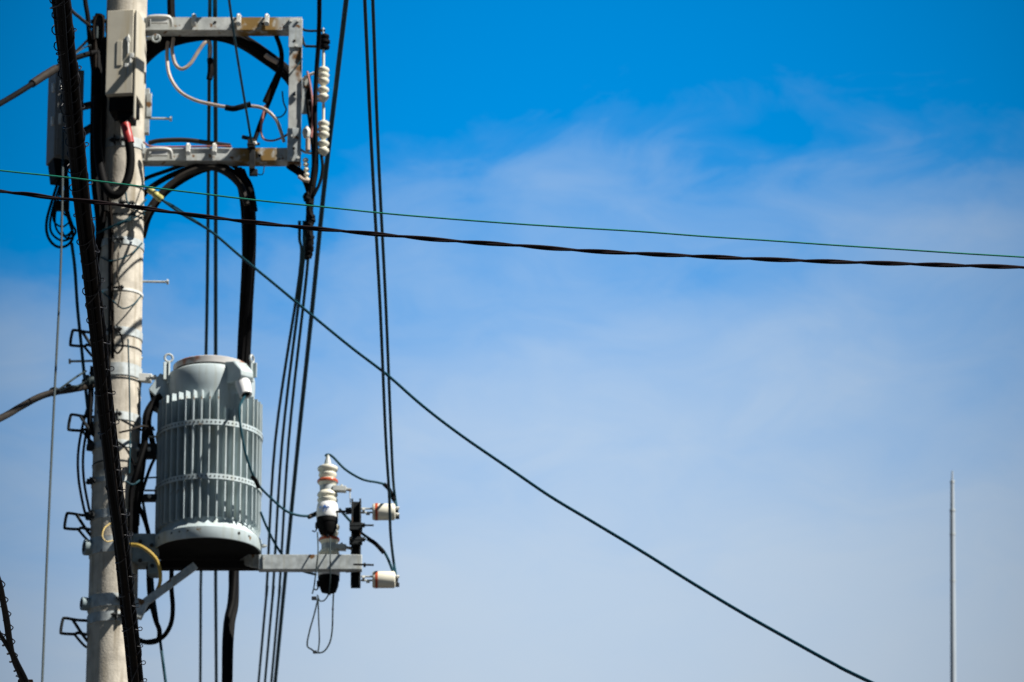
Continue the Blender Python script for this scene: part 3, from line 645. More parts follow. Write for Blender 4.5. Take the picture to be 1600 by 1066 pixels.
# thin wire down to the clamp on the lower beam
cable('clamp_wire', [(352, -60, 27.0), (358, 0, 28.0), (371, 90, 29.4), (386, 180, 30.6), (393, 222, 30.86)], 1.9, 'wire', 'thin straight wire crossing in front of the frame to its lower clamp', 'wire')
# far left straight guy wire
cable('guy_wire', [(99, 200, 30.9), (97, 330, 30.6), (94, 440, 30.4), (84, 640, 29.9), (74, 860, 29.4), (66, 1066, 29), (48, 1500, 28.2)], 1.8, 'guy', 'thin straight grey stay wire dropping left of the pole', 'stay wire')

# ------------------------------------------------------------------ cables at the frame
def bundle(name, pts, r_px, n, rc, m, label, cat='cable bundle', jit=.35, twist=2.0, parent_name='cable', mats=None):
    q = spline([P(p[0], p[1], p[2]) for p in pts], n=8); N = len(q)
    rs = r_px if isinstance(r_px, (list, tuple)) else [r_px] * 2
    t = thing(name, q[-1], label, cat)
    x, y = frame_of(q[1] - q[0]); frames = []
    for i in range(N):
        d = (q[min(i + 1, N - 1)] - q[max(i - 1, 0)]).normalized(); x = (x - d * x.dot(d)).normalized(); frames.append((x.copy(), d.cross(x)))
    for k in range(n):
        pth = []; ph = random.uniform(0, 6.28)
        for i in range(N):
            f = i / (N - 1); rr = (rs[0] + (rs[-1] - rs[0]) * f - rc) * U; a = 2 * math.pi * k / n + twist * f + .3 * math.sin(6 * f + ph)
            kk = 1 if k else .1
            pth.append(q[i] + (frames[i][0] * math.cos(a) + frames[i][1] * math.sin(a)) * max(rr, 0) * kk * (1 + jit * .4 * math.sin(5 * f + ph)))
        build(parent_name, MB().tube(pth, rc * U, 8), (mats[k % len(mats)] if mats else m), t)
    return t
bundle('cable_bundle', [(196, 120, 31.2), (225, 86, 31.13), (262, 62, 31.12), (320, 50, 31.12), (370, 60, 31.12), (420, 92, 31.12), (455, 122, 31.13), (480, 170, 31.05)], [15, 11], 7, 5.5, 'rubber', 'thick black cable bundle arching inside the top of the frame')
cable('branch_cable', [(425, 45, 31.05), (433, 60, 31.05), (440, 85, 31.0), (437, 115, 31.0), (424, 150, 31.0), (408, 190, 31.0), (397, 222, 30.98)], 3.8, 'rubber', 'black cable dropping from the top beam inside the frame to the lower clamp')
cable('branch_cable', [(437, 112, 31.0), (424, 140, 31.0), (415, 160, 31.0)], 5.5, 'rubber_brown', 'thick brown sleeve joint on the cable inside the frame')
cable('ferrule', [(415, 86, 31.0), (420, 90, 31.0), (434, 98, 31.0)], 4.2, 'cream', 'short pale cable end sleeve under the black arch inside the frame', 'cable sleeve')
cable('riser_cable', [(267, -60, 31.15), (267, 0, 31.15), (268, 30, 31.15), (271, 60, 31.13)], 6.2, 'rubber', 'thick black riser cable standing above the left end of the top beam')
cable('loop_cable', [(271, 60, 31.05), (269, 80, 31.0), (274, 100, 31.0), (284, 108, 30.98), (297, 100, 30.98), (310, 80, 30.98), (320, 67, 30.98), (327, 66, 31.0), (329, 76, 31.02), (328, 96, 31.03)], 2.9, 'cream', 'short curled cream cable under the top beam')
cable('joint_sleeve', [(328, 92, 31.03), (329, 102, 31.03), (329, 112, 31.03), (327, 124, 31.03)], 5, 'rubber', 'small black sleeve hanging in the frame on the curled cream cable', 'cable sleeve')
cable('long_loop_cable', [(262, 66, 31.05), (261, 90, 31.0), (265, 118, 30.98), (280, 142, 30.96), (303, 156, 30.95), (330, 163, 30.95), (360, 168, 30.95), (390, 166, 30.95), (412, 170, 30.95), (430, 185, 30.95), (438, 203, 30.95), (444, 222, 30.96)], 2.8, 'cream', 'long cream cable looping through the middle of the frame')
cable('joint_sleeve', [(352, 168, 30.93), (364, 170, 30.93), (374, 168, 30.93), (388, 164, 30.94), (392, 163, 30.94)], 5, 'rubber', 'black joint sleeve along the long cream loop in the frame', 'cable sleeve')
cable('pink_wire', [(414, 165, 30.98), (410, 185, 30.98), (408, 205, 30.98), (412, 217, 30.98), (425, 220, 30.98), (441, 215, 30.98), (452, 208, 30.98)], 1.8, 'pink', 'thin faded red wire making a small loop in the lower right of the frame', 'wire')
cable('thin_loop_wire', [(441, 143, 30.98), (443, 160, 30.98), (447, 172, 30.98), (440, 182, 30.98), (429, 184, 30.98)], 1.2, 'lash', 'very thin dark wire loop beside the frame post', 'wire')
cable('thin_loop_wire', [(451, 118, 30.91), (462, 106, 30.9), (472, 92, 30.91)], 1.0, 'wire', 'very thin dark wire lying diagonally across the frame post', 'wire')
cable('beam_cable', [(232, 224, 31.0), (250, 220, 31.0), (290, 219, 31.0), (330, 224, 31.0), (360, 228, 31.0)], 4, 'rubber_grey', 'dark grey cable lying on top of the lower frame beam')
cable('copper_wire', [(224, 222, 30.93), (236, 229, 30.93), (270, 229.5, 30.94), (310, 229, 30.94), (345, 228.5, 30.94), (362, 229, 30.94)], 1.5, 'pink', 'reddish wire running along the top edge of the lower beam', 'wire')
# under the lower beam: arching cables into the vertical black run
for i, (pts, r_, lab) in enumerate((
    ([(205, 390, 31.1), (226, 340, 31.0), (250, 304, 30.98), (285, 275, 30.98), (322, 262, 30.98), (350, 268, 30.98), (375, 290, 30.98), (386, 320, 30.98)], 5.5, 'thick grey-black cable arching lowest under the lower beam'),
    ([(210, 330, 31.1), (228, 300, 31.02), (260, 278, 31.02), (300, 262, 31.02), (335, 256, 31.02), (368, 272, 31.02), (392, 300, 31.02), (395, 330, 31.02)], 4.5, 'middle black cable arching under the lower beam'),
    ([(214, 290, 31.1), (228, 279, 31.05), (258, 268, 31.05), (295, 256, 31.05), (330, 250, 31.05), (362, 258, 31.05), (390, 285, 31.05), (400, 330, 31.05)], 3.2, 'thinner black cable arching topmost under the lower beam'),
    ([(224, 372, 31.1), (236, 335, 31.06), (262, 300, 31.06), (310, 270, 31.06), (345, 264, 31.06), (372, 280, 31.06), (388, 310, 31.06)], 3.6, 'black cable arching close behind the grey-black one under the lower beam'))):
    cable('arched_cable', pts, r_, 'rubber_grey' if i == 0 else 'rubber', lab, group='cables arching under the lower beam')
bundle('vertical_cable_run', [(372, 268, 31.12), (384, 300, 31.1), (389, 340, 31.12), (389, 400, 31.16), (386, 470, 31.3), (382, 540, 31.42), (378, 640, 31.46), (372, 760, 31.46), (367, 880, 31.44), (365, 940, 31.4), (358, 980, 31.35), (355, 1066, 31.3), (354, 1400, 31.3)], [12, 9], 6, 4.8, 'rubber', 'heavy black vertical cable run passing behind the transformer', twist=5)
bundle('joint_bundle', [(452, 258, 31.0), (474, 275, 30.98), (484, 300, 30.96), (484, 330, 30.95), (483, 360, 30.95), (482, 378, 30.95), (481, 400, 30.95)], [7, 5], 5, 3.6, 'rubber', 'black bundled joint hanging from the lower right corner of the frame', twist=3)
bundle('joint_bundle', [(480, 120, 30.95), (484, 170, 30.92), (490, 215, 30.9), (492, 260, 30.92), (487, 300, 30.92), (483, 345, 30.93), (484, 372, 30.93), (481, 404, 30.95)], [6, 6], 5, 3.4, 'rubber', 'dark cables hanging just left of the white insulator strings', twist=2, mats=['rubber', 'rubber', 'rubber_brown', 'rubber'])
cable('taped_joint', [(478, 305, 30.9), (483, 320, 30.9), (487, 345, 30.9), (483, 357, 30.9), (486, 376, 30.9), (481, 405, 30.92)], 5.5, 'rubber', 'lumpy black taped joint at the low end of the hanging bundle', 'cable joint', wob=.006)
cable('pink_wire', [(480, 112, 30.86), (485, 135, 30.86), (488, 160, 30.86), (489, 190, 30.86), (486, 215, 30.86)], 1.8, 'pink', 'faded red wire hanging down beside the frame post', 'wire')
cable('cream_jumper', [(474, 126, 30.9), (482, 118, 30.88), (492, 114, 30.87)], 2.4, 'porcelain', 'short cream jumper between the frame post and the insulators', 'wire')
cable('side_cable', [(502, 242, 30.9), (504, 262, 30.9), (500, 285, 30.9), (490, 306, 30.9)], 2.6, 'rubber', 'black cable bowing out below the lower white insulator string')
cable('drop_cable', [(498, -60, 30.3), (499, 0, 30.5), (498, 60, 30.7), (494, 120, 30.78), (492, 180, 30.8), (493, 230, 30.82), (487, 290, 30.86)], 3.7, 'rubber', 'straight black cable hanging in front of the rack from above the frame')

# ------------------------------------------------------------------ jumpers and leads around transformer
cable('bushing_lead', [CUP, (374, 640, 30.6), (378, 680, 30.6), (387, 720, 30.63), (402, 755, 30.7), (425, 780, 30.8), (448, 799, 30.88), (470, 806, 30.95), (492, 806, 31.0)], 2.0, 'wire', 'dark lead drooping from the transformer bushing to the upper cutout', 'wire')
cable('bushing_lead', [(394, 745, 30.64), (400, 752, 30.67), (404, 762, 30.7)], 3.3, 'rubber', 'small black splice on the drooping bushing lead', 'cable joint')
cable('lower_lead', [(407, 800, 30.85), (416, 822, 30.9), (430, 850, 31.0), (445, 872, 31.1), (462, 888, 31.12), (478, 894, 31.12), (494, 898, 31.1)], 1.9, 'wire', 'dark lead passing behind the support arm to the lower cutout', 'wire')
cable('terminal_boot', [(482, 808, 30.98), (489, 805, 31.0), (496, 802, 31.0)], 3.6, 'rubber_grey', 'grey boot on the left of the upper cutout', 'cable boot')
cable('top_jumper', [(508, 713, 31.0), (512, 710.5, 31.0), (520, 714, 31.0), (540, 734, 30.98), (566, 749, 30.95), (590, 754, 31.0), (602, 758, 31.04), (610, 768, 31.06), (617, 785, 31.06), (621, 800, 31.03)], 2.0, 'wire', 'dark jumper from the upper cutout cone to the upper barrel insulator', 'wire')
cable('jumper_sleeve', [(600, 756.5, 31.03), (608, 765, 31.05), (616, 782, 31.05)], 3.4, 'rubber', 'black sleeve near the end of the upper jumper', 'cable sleeve')
cable('lower_jumper', [(530, 795, 31.02), (545, 812, 31.04), (565, 833, 31.0), (583, 846, 31.02), (600, 862, 31.05), (612, 888, 31.06), (619, 912, 31.03)], 2.2, 'wire', 'dark jumper from behind the post to the lower barrel insulator', 'wire')
cable('jumper_sleeve', [(575, 842, 31.0), (587, 850, 31.03), (600, 864, 31.04)], 3.4, 'rubber', 'black sleeve in the middle of the lower jumper', 'cable sleeve')
cable('pull_wire', [(496, 832, 30.95), (497, 860, 30.8), (494, 890, 30.8), (491, 915, 30.8), (488, 928, 30.8)], 1.1, 'guy', 'thin wire falling across the support arm left of the cutouts', 'wire')
cable('pull_wire', [(516, 840, 30.95), (516, 870, 30.8), (516, 900, 30.8), (514, 925, 30.85), (508, 937, 30.9), (500, 939, 30.9), (496, 930, 30.92)], 1.1, 'guy', 'thin wire falling in front of the lower cutout and curling left beneath it', 'wire')
lp = thing('hanging_wire_loop', P(491, 1020, 30.9), 'thin wire loop dangling below the lower cutout', 'wire loop')
build('strand', MB().tube(spline([P(x, y, 30.9) for x, y in ((521, 928), (520, 955), (519, 985), (515, 1005), (506, 1018), (495, 1020), (487, 1015), (480, 1008), (484, 985), (491, 960), (497, 935))], n=6), 1.25 * U, 6), 'guy', lp)
build('strand', MB().tube(spline([P(x, y, 30.9) for x, y in ((497, 935), (498, 970), (499, 1000), (497, 1019))], n=6), 1.1 * U, 6), 'guy', lp)
build('wire_clip', MB().box(P(492, 1019, 30.9), (6 * U, .02, 4 * U)).box(P(491, 935, 30.9), (8 * U, .02, 5 * U)).box(P(520, 952, 30.9), (3 * U, .01, 4 * U)), 'iron', lp, bevel=.002)
# between pole and transformer
for pts, r_, m_, lab in (
    ([(252, 618, 30.9), (240, 628, 30.9), (229, 648, 30.88), (227, 675, 30.88), (224, 710, 30.86), (219, 750, 30.86), (212, 800, 30.88), (208, 840, 30.95)], 5.5, 'rubber', 'thick black cable curving from the transformer shoulder down beside the pole'),
    ([(240, 700, 31.0), (236, 680, 31.0), (232, 660, 31.0), (236, 640, 31.0), (248, 628, 31.0)], 4.5, 'rubber', 'short black cable loop against the upper left of the transformer'),
    ([(252, 700, 31.05), (236, 728, 31.0), (222, 770, 30.95), (216, 800, 30.95), (213, 830, 30.95)], 2.6, 'rubber', 'grey-black cable between lower hanger and pole'),
    ([(228, 690, 30.82), (214, 735, 30.8), (205, 770, 30.82), (203, 830, 30.84)], 4.0, 'rubber', 'brown-black cable lying on the right edge of the pole'),
    ([(219, 740, 31.0), (222, 775, 31.0), (229, 815, 31.0), (236, 850, 31.05)], 2.2, 'wire', 'thin dark wire slanting down behind the hangers to the arm clamp'),
    ([(216, 790, 31.0), (226, 812, 31.0), (232, 835, 31.0), (234, 865, 31.05)], 3.6, 'rubber', 'thick short black cable above the arm clamp')):
    cable('transformer_cable', pts, r_, m_, lab, group='cables between pole and transformer')
cable('ground_lead', [(203, 851, 30.78), (218, 853, 30.76), (234, 863, 30.76), (245, 876, 30.78), (250, 892, 30.8), (250, 910, 30.85), (244, 925, 30.95), (236, 940, 30.98)], 2.9, 'yellow', 'curved yellow ground lead leaving the pole under the transformer')
cable('hanging_loop_cable', [(232, 880, 31.0), (234, 930, 31.0), (243, 968, 30.98), (249, 985, 30.98), (247, 1000, 30.98), (235, 1004, 30.98), (222, 1002, 30.98), (206, 994, 31.0)], 3.8, 'rubber', 'black cable hanging under the arm clamp and curling left to the pole')
cable('hanging_loop_cable', [(268, 890, 31.0), (268, 920, 31.0), (270, 950, 31.0), (267, 975, 31.0), (256, 994, 31.0), (242, 1001, 31.0), (225, 1003, 31.0), (208, 1000, 31.02)], 3.6, 'rubber', 'black cable hanging below the transformer base in a wide loop')
cable('drop_wire', [(236, 880, 31.1), (240, 930, 31.1), (248, 985, 31.05), (254, 1030, 31.0), (260, 1075, 31.0), (290, 1300, 30.9)], 2.3, 'wire', 'straight dark wire falling from the arm clamp and out below', 'wire')
cable('drop_wire', [(244, 925, 30.95), (236, 945, 30.95), (222, 958, 30.95), (208, 966, 30.97)], 3, 'rubber', 'short black cable end curling back to the lower pole band')
# along the pole
for pts, r_, m_, lab in (
    ([(169, 300, 30.84), (175, 360, 30.85), (174, 430, 30.84), (176, 500, 30.83), (176, 560, 30.82)], 2.6, 'rubber_brown', 'brown cable running down the shaded side of the pole'),
    ([(166, 310, 30.88), (170, 345, 30.86), (171, 400, 30.86), (171, 500, 30.85), (170, 640, 30.84)], 2.2, 'rubber_grey', 'grey cable running down left of the brown one on the pole'),
    ([(200, 530, 30.8), (202, 600, 30.79), (203, 680, 30.79), (202, 740, 30.78)], 1.2, 'wire', 'thin dark wire running straight down the lit side of the pole'),
    ([(185, 395, 30.83), (183, 430, 30.82), (188, 455, 30.82), (184, 480, 30.81)], 1.1, 'rubber_grey', 'thin grey-brown wire wavering down the pole between two bands'),
    ([(205, 326, 30.84), (207, 345, 30.84), (207, 362, 30.84)], 1.0, 'iron', 'very short thin wire across the pole under the box loop'),
    ([(150, 365, 30.9), (180, 352, 30.82), (205, 338, 30.84), (228, 312, 30.95)], 1.8, 'wire', 'thin dark wire wrapping up across the pole to the yellow insulator'),
    ([(170, 362, 30.86), (190, 350, 30.83), (215, 338, 30.86), (236, 322, 30.95)], 1.2, 'wire', 'second thinner wire wrapping across the pole near the yellow insulator')):
    cable('pole_cable', pts, r_, m_, lab, group='cables running down the pole face')
for k, (pts, r_, m_, lab) in enumerate((
    ([(158, 402, 30.92), (172, 408, 30.84), (190, 404, 30.83), (206, 396, 30.85), (222, 380, 30.92)], 1.3, 'wire', 'thin dark tie wire rising across the pole just below its upper steel band'),
    ([(158, 455, 30.9), (176, 470, 30.83), (192, 482, 30.82), (208, 476, 30.84), (221, 462, 30.92)], 1.2, 'wire', 'thin dark tie wire sagging across the pole below the white strap'),
    ([(196, 300, 30.86), (200, 318, 30.84), (214, 330, 30.86), (226, 336, 30.92)], 1.4, 'wire', 'thin dark wire from the box loop round to the right edge of the pole'),
    ([(178, 512, 30.81), (188, 522, 30.79), (192, 540, 30.79), (184, 552, 30.8), (177, 545, 30.81)], 1.6, 'rubber', 'small black cable curl at the second steel band of the pole'),
    ([(190, 656, 30.78), (205, 664, 30.79), (222, 672, 30.88), (240, 668, 30.86)], 2.0, 'iron', 'dark rod from the pole band to the upper ring of the transformer'),
    ([(186, 676, 30.79), (204, 672, 30.79), (224, 666, 30.86), (242, 672, 30.86)], 1.6, 'rubber_grey', 'brownish wire crossing the dark rod between pole and transformer'),
    ([(183, 690, 30.78), (196, 700, 30.78), (208, 722, 30.8), (212, 745, 30.82)], 1.8, 'rubber', 'short black cable slanting down the pole right of the foreground bundle'),
    ([(196, 752, 30.78), (208, 757, 30.8), (224, 748, 30.86), (246, 746, 30.86)], 1.4, 'wire', 'thin dark wire from the pole to the lower ring of the transformer'))):
    cable('tie_wire', pts, r_, m_, lab, group='ties and short wires on the pole')
cable('curled_lead', [(172, 818, 30.8), (163, 826, 30.76), (160, 838, 30.74), (166, 846, 30.74), (176, 845, 30.76), (184, 842, 30.78)], 1.1, 'yellow', 'small curled copper-coloured lead on the shaded pole face', 'wire')
for x0, lab in ((122, 'left one of two thin cables bowing out left of the pole'), (130, 'right one of two thin cables bowing out left of the pole')):
    cable('bowed_cable', [(x0 + 14, 640, 31.0), (x0 + 6, 670, 30.98), (x0, 710, 30.96), (x0 + 1, 750, 30.96), (x0 + 8, 790, 30.98), (x0 + 13, 808, 31.0)], 2.1, 'rubber', lab, group='two thin cables bowing out left of the pole')
cable('left_drop_cable', [(112, 380, 31.0), (117, 420, 31.0), (121, 480, 31.0), (127, 540, 31.0), (133, 600, 31.0), (138, 650, 31.0), (139, 700, 31.0)], 2.6, 'wire', 'dark straight cable dropping close left of the foreground cable bundle')
cable('left_drop_cable', [(142, 590, 30.95), (142, 620, 30.93), (140, 650, 30.93), (143, 680, 30.95)], 4.5, 'rubber', 'short thick black cable left of the pole beside the upper bent hook')
# black mass left of the pole at the top, and loop with red tape
bundle('riser_bundle', [(155, 25, 31.0), (150, 60, 30.98), (152, 110, 30.95), (151, 170, 30.92), (150, 230, 30.9), (152, 290, 30.9), (158, 350, 30.92), (155, 420, 31.0)], [10, 9], 7, 4.6, 'rubber', 'dense black riser cables down the left edge of the pole', twist=2, mats=['rubber', 'rubber', 'rubber_brown'])
bundle('riser_bundle', [(166, 60, 30.85), (163, 120, 30.84), (161, 200, 30.82), (160, 262, 30.82), (164, 330, 30.85)], [6, 5], 4, 3.8, 'rubber', 'narrow black cables between the control box and the pole edge', twist=1.5)
lt = thing('looped_cable', P(180, 305, 30.7), 'thick black cable hanging in a loop below the beige box, with red tape', 'cable')
build('sheath', MB().tube(spline([P(x, y, d) for x, y, d in ((152, 150, 30.76), (152, 220, 30.74), (157, 262, 30.7), (164, 290, 30.67), (177, 305, 30.65), (190, 298, 30.65), (201, 275, 30.65), (204, 245, 30.65), (200, 215, 30.65), (196, 196, 30.67), (194, 172, 30.7))], n=8), 7 * U, 12), 'rubber', lt)
build('red_tape', MB().tube(spline([P(202.8, 224, 30.65), P(200, 212, 30.65), P(196, 195, 30.672)], n=5), 7.5 * U, 14), 'red', lt)
cable('inner_loop_cable', [(153, 230, 30.8), (156, 262, 30.76), (165, 288, 30.74), (172, 300, 30.73)], 3, 'rubber_grey', 'grey cable nested inside the left side of the hanging loop')
# coiled cable under the left box
cc = thing('coiled_cable', P(95, 388, 31.0), 'black coiled slack cable hanging under the dark terminal box', 'coiled cable')
for k in range(5):
    dx = k * 2.5; dy = 31.0 + .03 * (k % 3)
    q = [(94 + dx, 275), (84 + dx * .8, 305), (73 + dx * 1.2, 345), (75 + dx, 370 - k), (88 + dx, 385 - k * 2), (104 + dx * .4, 384 - k * 3), (114, 370 - k * 2), (108 - k * 2, 345), (97 + k * 2, 310), (98 + k, 275)]
    fx_, fy_, sh = ((1.0, 1.0, 0), (.72, .86, 5), (1.12, .95, 2), (.5, .93, 8), (.88, .78, -2))[k]
    q = [(95 + sh + (x - 95) * fx_, 275 + (y - 275) * fy_) for x, y in q]
    build('coil_turn', MB().tube(spline([P(x, y, dy) for x, y in q], n=6), (2.3, 1.7, 1.9, 1.8, 1.5)[k] * U, 8), 'rubber', cc)
build('coil_tie', MB().box(P(97, 322, 30.95), (22 * U, .06, 14 * U)), 'rubber_brown', cc, bevel=.006)
# dead-ended cables going left
de = thing('dead_end_cable', P(140, 598, 30.95), 'thick brown-grey cable coming in from the left to the pole at mid height', 'cable')
build('sheath', MB().tube(spline([P(x, y, d) for x, y, d in ((-400, 850, 24), (-120, 712, 28), (0, 654, 29.6), (30, 637, 30), (60, 621, 30.3), (85, 613, 30.5), (110, 609, 30.7), (140, 603, 30.9), (160, 596, 31))], n=8), 5.2 * U, 12), 'rubber_grey', de)
build('tension_wire', MB().tube(spline([P(x, y, d) for x, y, d in ((88, 612, 30.5), (103, 601, 30.6), (118, 590, 30.75), (134, 580, 30.9))], n=5), 1.8 * U, 8), 'guy', de)
build('tension_wire', MB().tube(spline([P(x, y, d) for x, y, d in ((92, 612, 30.48), (108, 604, 30.6), (122, 603, 30.7), (136, 594, 30.85))], n=5), 1.6 * U, 8), 'guy', de)
build('preformed_grip', MB().box(P(107, 603, 30.6), (8 * U, .02, 5 * U)), 'iron', de, bevel=.002)
build('collar', MB().rod(P(82, 613, 30.48), P(86, 611, 30.5), 7 * U, 10), 'iron', de)
ei = thing('strain_clamp', P(136, 590, 30.9), 'round galvanised strain clamp holding the thick left cable to the pole', 'clamp')
build('body', MB().lathe([(0, 4 * U), (.003, 9 * U), (.025, 9.5 * U), (.03, 7 * U), (.09, 5 * U)], P(132, 595, 30.85), Vector((1, .2, .1)), 18), 'guy', ei)
build('eye', MB().rod(P(131, 596, 30.84), P(133, 595, 30.85), 4 * U, 10), 'hole', ei)
d2 = thing('dead_end_cable', P(150, 45, 30.95), 'black cable coming in from the upper left with a thicker sleeve', 'cable')
build('sheath', MB().tube(spline([P(x, y, d) for x, y, d in ((-500, 420, 22), (-120, 230, 28), (0, 162, 29.8), (40, 138, 30.2), (80, 112, 30.5), (105, 96, 30.7), (140, 84, 30.9), (165, 80, 31))], n=8), 4.5 * U, 12), 'rubber', d2)
build('sleeve', MB().tube(spline([P(50, 131, 30.28), P(68, 119, 30.4), P(86, 108, 30.55)], n=5), 6.5 * U, 12), 'rubber_grey', d2)
build('tension_wire', MB().tube(spline([P(108, 97, 30.68), P(118, 82, 30.75), P(130, 70, 30.85), P(142, 58, 30.95)], n=5), 2.2 * U, 8), 'rubber_brown', d2)
build('tension_wire', MB().tube(spline([P(108, 92, 30.7), P(126, 78, 30.78), P(142, 70, 30.95)], n=5), 1.2 * U, 8), 'guy', d2)
cable('stub_wire', [(80, -30, 28.5), (109, 13, 30.2), (125, 28, 30.6), (142, 42, 30.9)], 2.8, 'rubber_grey', 'dark wire slanting down from the top left to the pole top band', 'wire')
cable('stub_wire', [(131, -40, 30.9), (133, 0, 30.92), (137, 25, 30.93), (140, 60, 30.95), (146, 110, 30.98)], 3.8, 'rubber', 'black vertical cable just left of the pole at the top edge', 'cable')
tt = thing('thimble_clamp', P(152, 60, 30.85), 'rusty thimble clamp on the left side of the pole near its top', 'clamp')
build('shackle', MB().tube(spline([P(147, 62, 30.85), P(146, 42, 30.85), P(150, 27, 30.85), P(156, 24, 30.85), P(161, 30, 30.85), P(161, 60, 30.85), P(158, 85, 30.85)], n=5), 2.3 * U, 8), 'rubber_brown', tt)
build('pin', MB().rod(P(142, 34, 30.9), P(170, 33, 30.9), 3.5 * U, 10).box(P(153, 35, 30.88), (16 * U, .04, 18 * U)), 'iron', tt, bevel=.003)
build('pressed_link', MB().tube([P(151.5, 42, 30.8), P(151, 60, 30.8)], 2.6 * U, 8), 'guy', tt)

# ------------------------------------------------------------------ service drop with yellow insulators
yi = thing('yellow_insulator', P(242, 303, 30.8), 'small pale yellow insulator where the long diagonal wire meets the pole', 'insulator')
a = P(233, 296, 30.85); b = P(254, 313, 30.8); d = b - a
build('beads', MB().lathe([(d.length * f, r * U) for f, r in ((0, 2), (.06, 5.5), (.2, 6.2), (.3, 3.6), (.38, 5.6), (.52, 6.2), (.62, 3.6), (.7, 5.4), (.86, 5.8), (.97, 2.5))], a, d, 20), 'ylink', yi)
build('tail', MB().rod(P(222, 288, 30.95), a, 1.3 * U, 6), 'wire', yi)
sv = [(254, 313), (285, 335), (330, 362), (375, 400), (430, 445), (490, 495), (550, 544), (605, 586), (660, 634), (720, 680), (800, 735), (860, 776), (920, 812), (1000, 860), (1080, 910), (1160, 958), (1240, 1003), (1300, 1036), (1360, 1066), (1700, 1225)]
q = []
for i, (x, y) in enumerate(sv):
    f = (x - 254) / 1106.0; q.append(P(x, y, 30.8 - 7.5 * f))
sd_ = thing('service_drop', P(254, 313, 30.8), 'long single dark wire sloping from the pole down across the sky to the lower right', 'wire')
build('strand', MB().tube(spline(q, n=6), 2.25 * U, 8), 'wire', sd_)
build('strand', MB().tube(spline([P(254, 313, 30.8), P(272, 322, 30.7), P(300, 341, 30.6), P(330, 361, 30.4)], n=5), 1.4 * U, 8), 'wire', sd_)

# ------------------------------------------------------------------ foreground wires
FY = 14.0; u = mpp(400, FY)
tw = [(-160, 276), (0, 299), (40, 303), (80, 309), (120, 313), (200, 322), (300, 336), (400, 348), (500, 358), (600, 367), (700, 376), (800, 383), (900, 391), (1000, 396.5), (1100, 401), (1200, 405.5), (1300, 409), (1400, 412), (1500, 415), (1600, 418), (1900, 428)]
q = spline([P(x, y, FY) for x, y in tw], step=.012)
t = thing('twisted_wire', q[0], 'plum-black twisted pair wire crossing the whole picture below the green wire', 'wire')
for k in (0, 1):
    pth = []; s_ = 0
    for i, p in enumerate(q):
        if i: s_ += (p - q[i - 1]).length
        a = s_ / (176 * u) * 2 * math.pi + math.pi * k + .9 + .35 * math.sin(s_ * 2.1)
        pth.append(p + (Vector((0, 1, 0)) * math.sin(a) + up * math.cos(a)) * (1.6 if k == 0 else 2.2) * u)
    build('strand', MB().tube(pth, (2.35 if k == 0 else 1.7) * u, 8), 'plum', t)
gw = [(-160, 247), (0, 266.5), (100, 277), (200, 289), (300, 301), (400, 313), (500, 323), (600, 333.5), (700, 342), (800, 349.5), (900, 356), (1000, 362), (1100, 369.5), (1200, 376), (1300, 383), (1400, 389.5), (1500, 396), (1600, 402), (1900, 421)]
build('green_wire', MB().tube(spline([P(x, y, FY - .1) for x, y in gw], n=10), 1.4 * u, 8), 'green', label='thin green wire crossing the whole picture above the twisted pair', cat='wire')

# lashed telecom bundle
bpts = [(76, -160), (84, -80), (94, 0), (99, 50), (105, 100), (111, 160), (117, 220), (123, 280), (130, 340), (138, 400), (145, 460), (152, 520), (158, 580), (164, 640), (171, 700), (178, 760), (186, 820), (193, 880), (199, 940), (206, 1000), (212, 1066), (228, 1240), (250, 1500)]
q = []
for x, y in bpts:
    f = y / 1066.0; q.append(P(x, y, 14.8 + 4.6 * f))
q = spline(q, step=.02); N = len(q)
lb_ = thing('lashed_cable_bundle', q[-1], 'heavy dark lashed cable bundle crossing the foreground steeply in front of the pole', 'cable bundle')
x, y = frame_of(q[1] - q[0]); fr_ = []
for i in range(N):
    d = (q[min(i + 1, N - 1)] - q[max(i - 1, 0)]).normalized(); x = (x - d * x.dot(d)).normalized(); fr_.append((x.copy(), d.cross(x)))
lay = [(0, 0, 7.5), (9, 0.4, 6.5), (9.5, 1.5, 6), (9, 2.6, 6.5), (9.5, 3.7, 6), (9, 4.7, 6.5), (10, 5.6, 5), (13.5, 2.0, 3), (13, 4.2, 3)]
for k, (ro, a0_, rc) in enumerate(lay):
    ph = random.uniform(0, 6); pth = []
    for i in range(N):
        s_ = i * .02; a = a0_ + .45 * math.sin(s_ * .9 + ph) + .25 * s_ * .4
        rr = ro * (1.18 - .2 * i / N) * (1 + .1 * math.sin(s_ * 2.2 + ph)) * .00176
        pth.append(q[i] + (fr_[i][0] * math.cos(a) + fr_[i][1] * math.sin(a)) * rr)
    build('cable', MB().tube(pth, rc * .00176, 10), ('rubber', 'rubber_brown', 'rubber')[k % 3], lb_)
rnd = random.Random(3)
def along(f):
    f = min(max(f, 0), N - 1.001); k = int(f); g_ = f - k
    return q[k].lerp(q[k + 1], g_), fr_[k][0].lerp(fr_[k + 1][0], g_), fr_[k][1].lerp(fr_[k + 1][1], g_)
